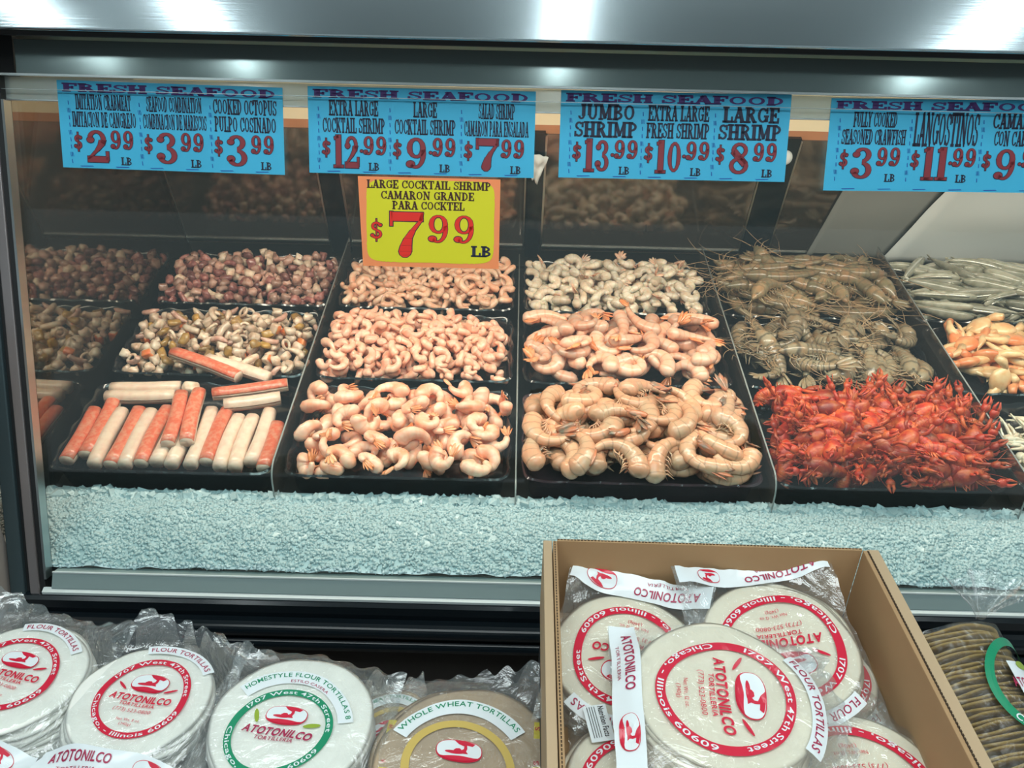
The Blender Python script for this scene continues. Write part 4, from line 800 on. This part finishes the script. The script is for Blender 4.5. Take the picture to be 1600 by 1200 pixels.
def pack(label, loc, rot, R, n, corners, style, ring=(.0, .0, .054), tilt=(0, 0), tmat='tortilla', th=.0034, strip_y=None, arc_off=0, seed=1, lifts=(0, 0, 0, 0), offs=.004, group=None, sink=.7, fan=(0, 0)):
    """corners: bag outline bl, br, tr, tl in the pack frame (label upright); z=0 is the top tortilla"""
    t = empty('tortilla_pack', loc, 0, label, 'tortilla pack', group); t.rotation_euler = Euler((tilt[0], tilt[1], 0)); t.rotation_euler = (Matrix.Rotation(tilt[0], 3, 'X') @ Matrix.Rotation(tilt[1], 3, 'Y') @ Matrix.Rotation(rot, 3, 'Z')).to_euler()
    rs = random.Random(seed); H = n * th
    for i in range(n):
        b = MB(); disc(b, R * (1 - .012 * rs.random()), th * .93, -th * (i + .5), rs.uniform(-offs, offs) + fan[0] * i, rs.uniform(-offs, offs) + fan[1] * i, seed * 3 + i); b.build('tortilla', M[tmat], t, True)
    so = seed * 13.7
    def crinkle(x, y): return .5 * mn.noise(Vector((x * 28 + so, y * 28, so))) + .3 * mn.noise(Vector((x * 70, y * 70 + so, 3))) + .25 * (1 - abs(mn.noise(Vector((x * 45, y * 20 + so, 9)))) * 2)
    def lift(x, y):
        e = 0
        k_ = min(1, max(0, (math.hypot(x, y) / R - .96) / .35)); k_ = k_ * k_ * (3 - 2 * k_)
        for (cx_, cy_), l in zip(corners, lifts): e += l * max(0, 1 - math.hypot(x - cx_, y - cy_) / .13) ** 1.0
        return e * k_ * .95
    def bz(x, y):
        d = math.hypot(x, y) / R
        if d < .93: z = .0022 + .0010 * crinkle(x, y)
        else:
            k = min(1, (d - .93) / .45); k = k * k * (3 - 2 * k); z = .0020 * (1 - k) - H * sink * k + (.0008 + .008 * k) * crinkle(x, y)
        return z + lift(x, y)
    def bz2(x, y):
        d = math.hypot(x, y) / R; zb = -H - .0015
        if d < 1.02: return zb
        k = min(1, (d - 1.02) / .35); k = k * k * (3 - 2 * k); return zb * (1 - k) + (bz(x, y) - .0012) * k if bz(x, y) - .0012 > zb else zb
    nn = 72; vs = []; v2 = []
    for i in range(nn):
        for j in range(nn):
            u, v = i / (nn - 1), j / (nn - 1); e = .0025 * mn.noise(Vector((u * 9, v * 9, so)))
            x = (corners[0][0] * (1 - u) + corners[1][0] * u) * (1 - v) + (corners[3][0] * (1 - u) + corners[2][0] * u) * v + e
            y = (corners[0][1] * (1 - u) + corners[1][1] * u) * (1 - v) + (corners[3][1] * (1 - u) + corners[2][1] * u) * v + e
            if v > .9: y += .004 * sin(u * 40 + so) * (v - .9) * 10
            vs.append((x, y, bz(x, y))); v2.append((x, y, bz2(x, y)))
    q = [(i * nn + j, (i + 1) * nn + j, (i + 1) * nn + j + 1, i * nn + j + 1) for i in range(nn - 1) for j in range(nn - 1)]
    b = MB(); b.add(vs, q); b.add(v2, [f[::-1] for f in q]); b.build('plastic_bag', M['bag'], t, True)
    def wf(l, ox=0, oy=0): return lambda x, y: (x + .0012 * sin(y * 60 + so), y + .0010 * sin(x * 55 + so), max(bz(x, y), bz(x, y)) + l)
    rx, ry, rr = ring; col = {'red': 'pr_red', 'green': 'pr_green', 'gold': 'pr_gold'}[style]; bw = rr * .145
    f1, f2, f3 = wf(.0006), wf(.0010), wf(.0014)
    wob = lambda q: 1 + .03 * sin(2 * q + so) + .018 * sin(3 * q + so * 2)
    def F(f): return lambda x, y: (lambda q, d: f(rx + d * wob(q) * cos(q), ry + d * wob(q) * sin(q)))(math.atan2(y, x), math.hypot(x, y))
    b = MB(); k = 120; vs = []
    for i in range(k):
        q_ = 2 * pi * i / k
        for s_ in (rr - bw, rr - bw / 2, rr): vs.append(F(f1)(s_ * cos(q_), s_ * sin(q_)))
    b.add(vs, [(i * 3 + a, i * 3 + a + 1, ((i + 1) % k) * 3 + a + 1, ((i + 1) % k) * 3 + a) for i in range(k) for a in (0, 1)]); b.build('printed_ring', M[col], t)
    if style != 'gold':
        b = MB(); f = F(f2); rm = rr - bw / 2; hh = bw * .62
        arc_text(b, '1707 West 47th Street', rm, RAD(158), RAD(8), hh, f, bold=.012)
        b.build('ring_lettering', M['pr_white'], t); b = MB(); arc_text(b, 'Chicago, - Illinois 60609', rm, RAD(185), RAD(345), hh, f, bold=.012, inside=True); b.build('ring_lettering', M['pr_white'], t)
        b = MB(); f = F(f2); k2 = rr / .054
        flat_text(b, 'ATOTONILCO', -.037 * k2, -.0065 * k2, .074 * k2, .0088 * k2, f, .035, .2)
        flat_text(b, 'TORTILLERIA', -.021 * k2, -.0125 * k2, .042 * k2, .0042 * k2, f, .02, .2)
        if style == 'red':
            flat_text(b, '(773) 523-0800', -.024 * k2, -.0205 * k2, .044 * k2, .0044 * k2, f, .0, .15); flat_text(b, 'Net Wt. 12 oz.' if rr > .06 else 'Net Wt. 8 oz.', -.014 * k2, -.0320 * k2, .028 * k2, .0034 * k2, f, .0); flat_text(b, '(340g)', -.008 * k2, -.0375 * k2, .014 * k2, .0034 * k2, f, .0)
        b.build('lettering', M['pr_maroon' if style == 'green' else 'pr_red'], t)
    # emblem: oval with hat shape
    def emblem(par, f, ex, ey, sc, ang=0):
        ca, sa = cos(ang), sin(ang)
        def g_(l): 
            ff = f(l); return lambda x, y: ff(ex + sc * (x * ca - y * sa), ey + sc * (x * sa + y * ca))
        def poly(mb, pts, g2):   # fan around the centroid so that the print follows the film
            c0 = (sum(p[0] for p in pts) / len(pts), sum(p[1] for p in pts) / len(pts)); m_ = [((p[0] + c0[0]) / 2, (p[1] + c0[1]) / 2) for p in pts]; n_ = len(pts)
            mb.add([g2(*p) for p in pts] + [g2(*p) for p in m_] + [g2(*c0)], [(i, (i + 1) % n_, n_ + (i + 1) % n_, n_ + i) for i in range(n_)] + [(n_ + i, n_ + (i + 1) % n_, 2 * n_) for i in range(n_)])
        ov = lambda ax_, ay_, yo=0: [(ax_ * math.copysign(abs(cos(q)) ** .8, cos(q)), yo + ay_ * math.copysign(abs(sin(q)) ** .8, sin(q))) for q in np.linspace(0, 2 * pi, 41)[:-1]]
        b = MB(); b.mi = 0; poly(b, ov(1.04, .56), g_(.0006)); b.mi = 1; poly(b, ov(1.0, .50, .02), g_(.0010)); b.mi = 0
        lo = [(x, -.28 + .05 * math.cos(x * 3) - .03) for x in np.linspace(-.86, .86, 15)] + [(x, -.52 * math.sqrt(max(0, 1 - (x / 1.02) ** 2)) ** .8) for x in np.linspace(.86, -.86, 15)]
        poly(b, lo, g_(.0014)); up_ = [(x, .52 * math.sqrt(max(0, 1 - x * x)) ** .8) for x in np.linspace(-.25, .72, 12)] + [(.6, .26), (.36, .30), (.2, .24), (-.05, .34)]; poly(b, up_, g_(.0014))
        poly(b, [(-.28 + .42 * cos(q) + .05, -.10 + .085 * sin(q)) for q in np.linspace(0, 2 * pi, 21)[:-1]], g_(.0014)); poly(b, [(-.28, -.08), (.1, -.08), (.08, .06), (0, .12), (-.16, .10), (-.26, .02)], g_(.0015))
        poly(b, [(.05, .0), (.20, .10), (.22, .28), (.34, .34), (.36, .12), (.30, -.04), (.4, -.14), (.1, -.14)], g_(.0015)); b.build('emblem', [M['pr_red'], M['pr_white']], par)
    def ringF(l): return F(wf(l))
    k2 = rr / .054; emblem(t, ringF, 0, .0195 * k2, .0215 * k2)
    if style == 'green':
        b = MB()
        for cx_, cy_, a in ((-.031, .014, -1.1), (.031, .011, .3)):
            b.add([F(f2)(cx_ + .009 * cos(q) * cos(a) - .0025 * sin(q) * sin(a), cy_ + .009 * cos(q) * sin(a) + .0025 * sin(q) * cos(a)) for q in np.linspace(0, 2 * pi, 17)[:-1]], [tuple(range(16))])
        b.build('pepper_print', M['pr_lime'], t)
    elif style == 'red':
        b = MB()
        for cx_, cy_, a in ((-.0305, .0125, -.6), (.0300, .0125, .4)):
            b.add([F(f2)(k2 * (cx_ + .008 * cos(q) * cos(a) - .0016 * sin(q) * sin(a)), k2 * (cy_ + .008 * cos(q) * sin(a) + .0016 * sin(q) * cos(a))) for q in np.linspace(0, 2 * pi, 17)[:-1]], [tuple(range(16))])
        b.build('pepper_print', M['pr_red'], t)
    # arched title above the ring
    ttl = {'red': 'FLOUR TORTILLAS', 'green': 'HOMESTYLE FLOUR TORTILLAS 8', 'gold': 'WHOLE WHEAT TORTILLAS'}[style]
    ra = rr * (1.33 if style == 'red' else 1.30); span = {'red': .62, 'green': 1.05, 'gold': .95}[style]; a0 = pi / 2 + arc_off + span; a1 = pi / 2 + arc_off - span; bh = rr * (.115 if style == 'red' else .17)
    def G_(f): return lambda x, y: f(rx + x, ry + y)
    b = MB(); vs = []; k = 40
    for i in range(k):
        q_ = a0 + .05 + (a1 - a0 - .10) * i / (k - 1)
        for s_ in (ra - bh, ra, ra + bh * (1 if style == 'red' else .8)): vs.append(G_(wf(.0007))(s_ * cos(q_), s_ * sin(q_)))
    b.add(vs, [(i * 3 + a, i * 3 + a + 1, (i + 1) * 3 + a + 1, (i + 1) * 3 + a) for i in range(k - 1) for a in (0, 1)]); b.build('title_band', M['pr_white'], t)
    b = MB(); arc_text(b, ttl, ra + (0 if style == 'red' else bh * .25), a0, a1, bh * (1.05 if style == 'red' else .62), G_(wf(.0012)), bold=.01); b.build('title_lettering', M[{'red': 'pr_maroon', 'green': 'pr_green', 'gold': 'pr_green'}[style]], t)
    if style == 'green':
        b = MB(); arc_text(b, 'ESTILO CASERA', ra - bh * .65, pi / 2 + arc_off + .30, pi / 2 + arc_off - .45, bh * .4, G_(wf(.0012)), bold=.0); b.build('subtitle_lettering', M['pr_maroon'], t)
    if strip_y is not None:
        x0, x1, y0, y1 = strip_y; b = MB(); m_ = 30; vs = []
        for i in range(m_):
            for j in range(5): x = x0 + (x1 - x0) * i / (m_ - 1); vs.append(wf(.0018)(x, y0 + (y1 - y0) * j / 4))
        b.add(vs, [(i * 5 + j, (i + 1) * 5 + j, (i + 1) * 5 + j + 1, i * 5 + j + 1) for i in range(m_ - 1) for j in range(4)]); b.build('header_strip', M['pr_white'], t, True)
        L_ = x1 - x0; hh = (y1 - y0)
        b = MB(); flat_text(b, 'ATOTONILCO', x0 + L_ * .08, y0 + hh * .45, L_ * .46, hh * .34, wf(.0030), .02); flat_text(b, 'TORTILLERIA', x0 + L_ * .16, y0 + hh * .18, L_ * .3, hh * .12, wf(.0030), 0); b.build('strip_lettering', M['pr_maroon'], t)
        emblem(t, lambda l: wf(l + .0022), x0 + L_ * .78, (y0 + y1) / 2, hh * .62, 0)
    return t
# display shelf
b = MB(); b.box(-1.2, 1.2, .30, .715, .625, .655); b.box(-1.2, 1.2, .30, .33, 0, .625); o = b.build('display_shelf', M['case_front']); tag(o, 'dark shelf in front of the case carrying the tortilla packs', 'shelf')
b = MB(); b.box(.04, .46, .30, .70, .655, .738); tag(b.build('riser', M['blackmat']), 'black riser block under the cardboard box', 'riser')
RC = lambda w, d, t_: [(-w, -d), (w, -d), (w, t_), (-w, t_)]
pack('red ringed flour tortilla pack cut off by the left picture edge', (-.578, .665, .708), RAD(-8), .083, 13, [(-.10, -.135), (.10, -.135), (.105, .10), (-.10, .12)], 'red', (0, .0, .054), (-.03, .05), 'tortilla_w', strip_y=(-.085, .085, -.106, -.078), seed=2, arc_off=-.25, lifts=(.01, .01, .04, .04), fan=(.0014, -.0008))
pack('red ringed flour tortilla pack, whole, left of the green ringed pack', (-.412, .637, .706), RAD(-7), .0785, 12, [(-.085, -.125), (.095, -.125), (.098, .085), (-.050, .105)], 'red', (0, .0, .054), (-.03, .02), 'tortilla_w', strip_y=(-.078, .085, -.095, -.069), seed=4, arc_off=-.25, lifts=(.01, .01, .05, .07), fan=(-.0010, -.0008))
pack('green ringed homestyle flour tortilla pack on the shelf', (-.232, .598, .722), RAD(-9), .089, 13, [(-.095, -.12), (.11, -.12), (.105, .088), (-.105, .100)], 'green', (-.008, -.014, .0545), (.03, .03), 'tortilla_w', seed=6, arc_off=-.12, lifts=(0, 0, .03, .02), offs=.001)
dp = pack('whole wheat tortilla pack with gold ring and yellow edge tapes left of the box', (-.043, .566, .708), RAD(-3), .098, 12, [(-.088, -.12), (.090, -.12), (.082, .118), (-.092, .100)], 'gold', (-.004, -.012, .060), (.02, 0), 'tortilla_b', seed=8, arc_off=.05, lifts=(0, 0, .06, .02))
for sx, y0 in ((-.083, .045), (.079, .055)):
    b = MB(); n = 24; vs = []
    for i in range(n): 
        y = y0 - .13 * i / (n - 1)
        for x in (sx - .0045, sx + .0045): vs.append((x, y, -.001 + .001 * sin(i * .7)))
    b.add(vs, [(i * 2, i * 2 + 1, i * 2 + 3, i * 2 + 2) for i in range(n - 1)]); b.build('edge_tape', M['pr_yellow'], dp)
    b = MB()
    for k in range(3):
        yy = y0 - .012 - .042 * k; b = MB(); flat_text(b, 'W' if sx < 0 else 'S', 0, 0, .006, .0055, lambda x, y, yy=yy: (sx + .002 - y, yy + x, .0005), .02); b.build('tape_lettering', M['pr_red'], dp)
wp = pack('whole wheat tortilla pack half hidden between the green ringed pack and the gold ringed pack', (-.135, .605, .684), RAD(10), .062, 6, [(-.05, -.09), (.05, -.09), (.05, .085), (-.05, .085)], 'gold', (0, 0, .04), (.1, -.25), 'tortilla_b', seed=11)

# ================================================================ BOX AND ITS PACKS
bx = empty('cardboard_box', (.232, .56, .742), RAD(-.6), 'open cardboard box full of red ringed tortilla packs', 'box')
zt = .118; X0, X1, Y0, Y1 = -.177, .177, -.27, .185
def panel(nm, x0, x1, y0, y1, z0, z1, mat='card'): b = MB(); b.box(x0, x1, y0, y1, z0, z1); return bevel(b.build(nm, M[mat], bx), .0008)
panel('bottom', X0, X1, Y0, Y1, 0, .004)
for nm, x0, x1, y0, y1 in (('side_panel', X0 - .005, X0, Y0, Y1), ('side_panel', X1, X1 + .005, Y0, Y1), ('back_panel', X0, X1, Y1, Y1 + .004), ('front_panel', X0, X1, Y0 - .004, Y0)): panel(nm, x0, x1, y0, y1, 0, zt)
panel('folded_flap', X0 - .016, X0 - .006, Y0, Y1 + .004, .01, zt - .003, 'card_edge'); panel('folded_flap', X1 + .006, X1 + .020, Y0, Y1 + .004, .01, zt - .002, 'card_edge')
b = MB()
for s_ in (X1 + .0052,):
    for i in range(110): y = Y0 + (Y1 - Y0) * i / 110; b.box(s_ - .0010, s_ + .0012, y, y + .0026, zt - .003, zt + .0006)
for i in range(110): y = Y0 + (Y1 - Y0) * i / 110; b.box(X0 - .0034, X0 - .0022, y, y + .0026, zt - .003, zt + .0004)
for i in range(90): x = X0 + (X1 - X0) * i / 90; b.box(x, x + .0026, Y1 + .0014, Y1 + .0026, zt - .003, zt + .0004)
b.build('corrugation', M['flute'], bx)
g = None
pack('red ringed flour tortilla pack at the back left inside the box', (.136, .645, .788), RAD(166), .084, 10, [(-.085, -.105), (.085, -.100), (.085, .10), (-.07, .10)], 'red', (0, .003, .064), (.10, .02), 'tortilla', strip_y=(-.080, .083, -.102, -.074), seed=21, lifts=(.035, .035, 0, 0), sink=.3)
ep = bpy.data.objects['tortilla_pack.005'] if False else [o for o in bpy.data.objects if o.get('label', '').endswith('back left inside the box')][0]
b = MB(); ca, sa = cos(2.0), sin(2.0); nf = lambda x, y: (.018 + x * ca - y * sa, .096 + x * sa + y * ca, .010 - .002)
b.add([nf(-.02, -.012), nf(.02, -.012), nf(.02, .012), nf(-.02, .012)], [(0, 1, 2, 3)]); b.build('nutrition_label', M['pr_white'], ep)
b = MB(); nf2 = lambda x, y: (nf(x, y)[0], nf(x, y)[1], .0086); flat_text(b, 'Nutrition Facts', -.018, .003, .034, .006, nf2, .02)
for k in range(4): b.add([nf2(-.018, -.001 - k * .0025), nf2(.016, -.001 - k * .0025), nf2(.016, -.0003 - k * .0025), nf2(-.018, -.0003 - k * .0025)], [(0, 1, 2, 3)])
b.build('nutrition_lettering', M['pr_black'], ep)
pack('red ringed flour tortilla pack at the back right inside the box', (.303, .652, .804), RAD(188), .086, 10, [(-.09, -.100), (.10, -.100), (.09, .125), (-.08, .11)], 'red', (0, .004, .067), (.13, -.02), 'tortilla', strip_y=(-.085, .095, -.099, -.078), seed=23, lifts=(.040, .036, 0, 0), sink=.3)
pack('red ringed flour tortilla pack mostly hidden by the right wall of the box', (.338, .648, .768), RAD(190), .075, 6, [(-.07, -.10), (.08, -.10), (.06, .12), (-.06, .12)], 'red', (0, 0, .062), (.02, .0), 'tortilla', seed=25)
pack('red ringed flour tortilla pack at the front right inside the box', (.340, .490, .788), RAD(184), .090, 10, [(-.075, -.10), (.10, -.10), (.09, .105), (-.08, .105)], 'red', (0, .004, .069), (.0, .0), 'tortilla', seed=27)
pack('red ringed flour tortilla pack at the front left inside the box', (.142, .485, .780), RAD(176), .088, 9, [(-.085, -.10), (.08, -.10), (.08, .10), (-.08, .10)], 'red', (0, 0, .066), (.0, .0), 'tortilla', seed=29)
pack('topmost red ringed flour tortilla pack in the box, lettering turned sideways', (.218, .562, .826), RAD(-93), .090, 9, [(-.088, -.112), (.090, -.106), (.085, .125), (-.085, .120)], 'red', (.002, .001, .068), (.02, .03), 'tortilla', strip_y=(-.088, .088, -.110, -.082), seed=31, fan=(.0012, -.0008), sink=.5)
# corn tortilla roll packs, right of the box
def roll(label, loc, rot, R, n, L, ring=True):
    t = empty('corn_tortilla_pack', loc, 0, label, 'tortilla pack'); t.rotation_euler = rot     # local x is the roll axis
    for i in range(n):
        b = MB(); disc(b, R * (1 - .02 * random.random()), .0032, 0, random.uniform(-.003, .003), random.uniform(-.003, .003), i); b.v = [(z + (i - n / 2) * L / n, x, y) for x, y, z in b.v]; b.build('tortilla', M['tortilla_c'], t, True)
    b = MB(); k, m_ = 60, 40; vs = []
    for i in range(m_):
        u = i / (m_ - 1); x = (u - .5) * (L + .02); rr = R + .0035 if .03 < u < .97 else R * .6
        for j in range(k): q = 2 * pi * j / k; e = rr + .0028 * mn.noise(Vector((x * 40, cos(q) * 4, sin(q) * 4))) ; vs.append((x, e * cos(q), e * sin(q)))
    b.add(vs, [(i * k + j, (i + 1) * k + j, (i + 1) * k + (j + 1) % k, i * k + (j + 1) % k) for i in range(m_ - 1) for j in range(k)])
    b.build('plastic_bag', M['rollbag'], t, True)
    if ring:
        def cf(xc, qc, l): return lambda x, y: (xc + x, (R + .0070 + l) * sin(qc + y / R), (R + .0070 + l) * cos(qc + y / R))
        f = cf(.000, .62, 0); f2 = cf(.000, .62, .0006); f3 = cf(.000, .62, .0011); b = MB(); vs = []; k = 80
        for i in range(k):
            q = 2 * pi * i / k
            for s_ in (.046, .050, .055): vs.append(f(s_ * 1.05 * cos(q), s_ * sin(q)))
        b.add(vs, [(i * 3 + a, i * 3 + a + 1, ((i + 1) % k) * 3 + a + 1, ((i + 1) % k) * 3 + a) for i in range(k) for a in (0, 1)]); b.build('printed_ring', M['pr_green'], t)
        b = MB(); arc_text(b, 'Chicago, Illinois 60609', .0505, RAD(-60), RAD(60), .007, f2, inside=True); b.build('ring_lettering', M['pr_white'], t)
        b = MB(); n_ = 12; b.add([f(-.03 + .06 * i / (n_ - 1), -.022 + .036 * j / (n_ - 1)) for i in range(n_) for j in range(n_)], [(i * n_ + j, (i + 1) * n_ + j, (i + 1) * n_ + j + 1, i * n_ + j + 1) for i in range(n_ - 1) for j in range(n_ - 1)]); b.build('label_patch', M['pr_white'], t)
        b = MB(); rotf = lambda x, y: f3(y - .0, -x * -1); flat_text(b, 'ATOTONILCO', -.030, -.002, .06, .010, lambda x, y: f2(-y - .004, x + .002), .02); flat_text(b, 'TORTILLERIA', -.02, -.016, .04, .005, lambda x, y: f2(-y - .004, x + .002), 0); b.build('lettering', M['pr_maroon'], t)
        b = MB(); b.add([f2(-.026 + .005 * cos(q), .0 + .010 * sin(q)) for q in np.linspace(0, 2 * pi, 17)[:-1]], [tuple(range(16))]); b.build('pepper_print', M['pr_lime'], t)
    return t
kr = roll('corn tortilla pack lying on its side right of the cardboard box, tied bag neck', (.508, .615, .735), Euler((0, RAD(18), RAD(-80))), .072, 26, .15)
b = MB(); nk = 26; vs = []
for i in range(nk):
    for j in range(12):
        q = 2 * pi * i / (nk - 1); v = j / 11; r_ = .005 + .040 * v ** 1.3 * (1 + .35 * sin(q * 5)); vs.append((.545 + r_ * cos(q), .700 + .012 * v + r_ * .45 * sin(q), .800 + .045 * v + .010 * v * sin(q * 7) + .004 * mn.noise(Vector((q * 3, v * 5, 2)))))
b.add(vs, [(i * 12 + j, (i + 1) * 12 + j, (i + 1) * 12 + j + 1, i * 12 + j + 1) for i in range(nk - 1) for j in range(11)]); o = b.build('bag_neck', M['bag'], None, True)
bpy.context.view_layer.update(); o.parent = kr; o.matrix_parent_inverse = kr.matrix_world.inverted()
roll('corn tortilla pack at the lower right corner in front of another corn tortilla pack', (.545, .44, .715), Euler((0, RAD(5), RAD(-70))), .070, 22, .11)
print('OBJECTS', len(bpy.data.objects))
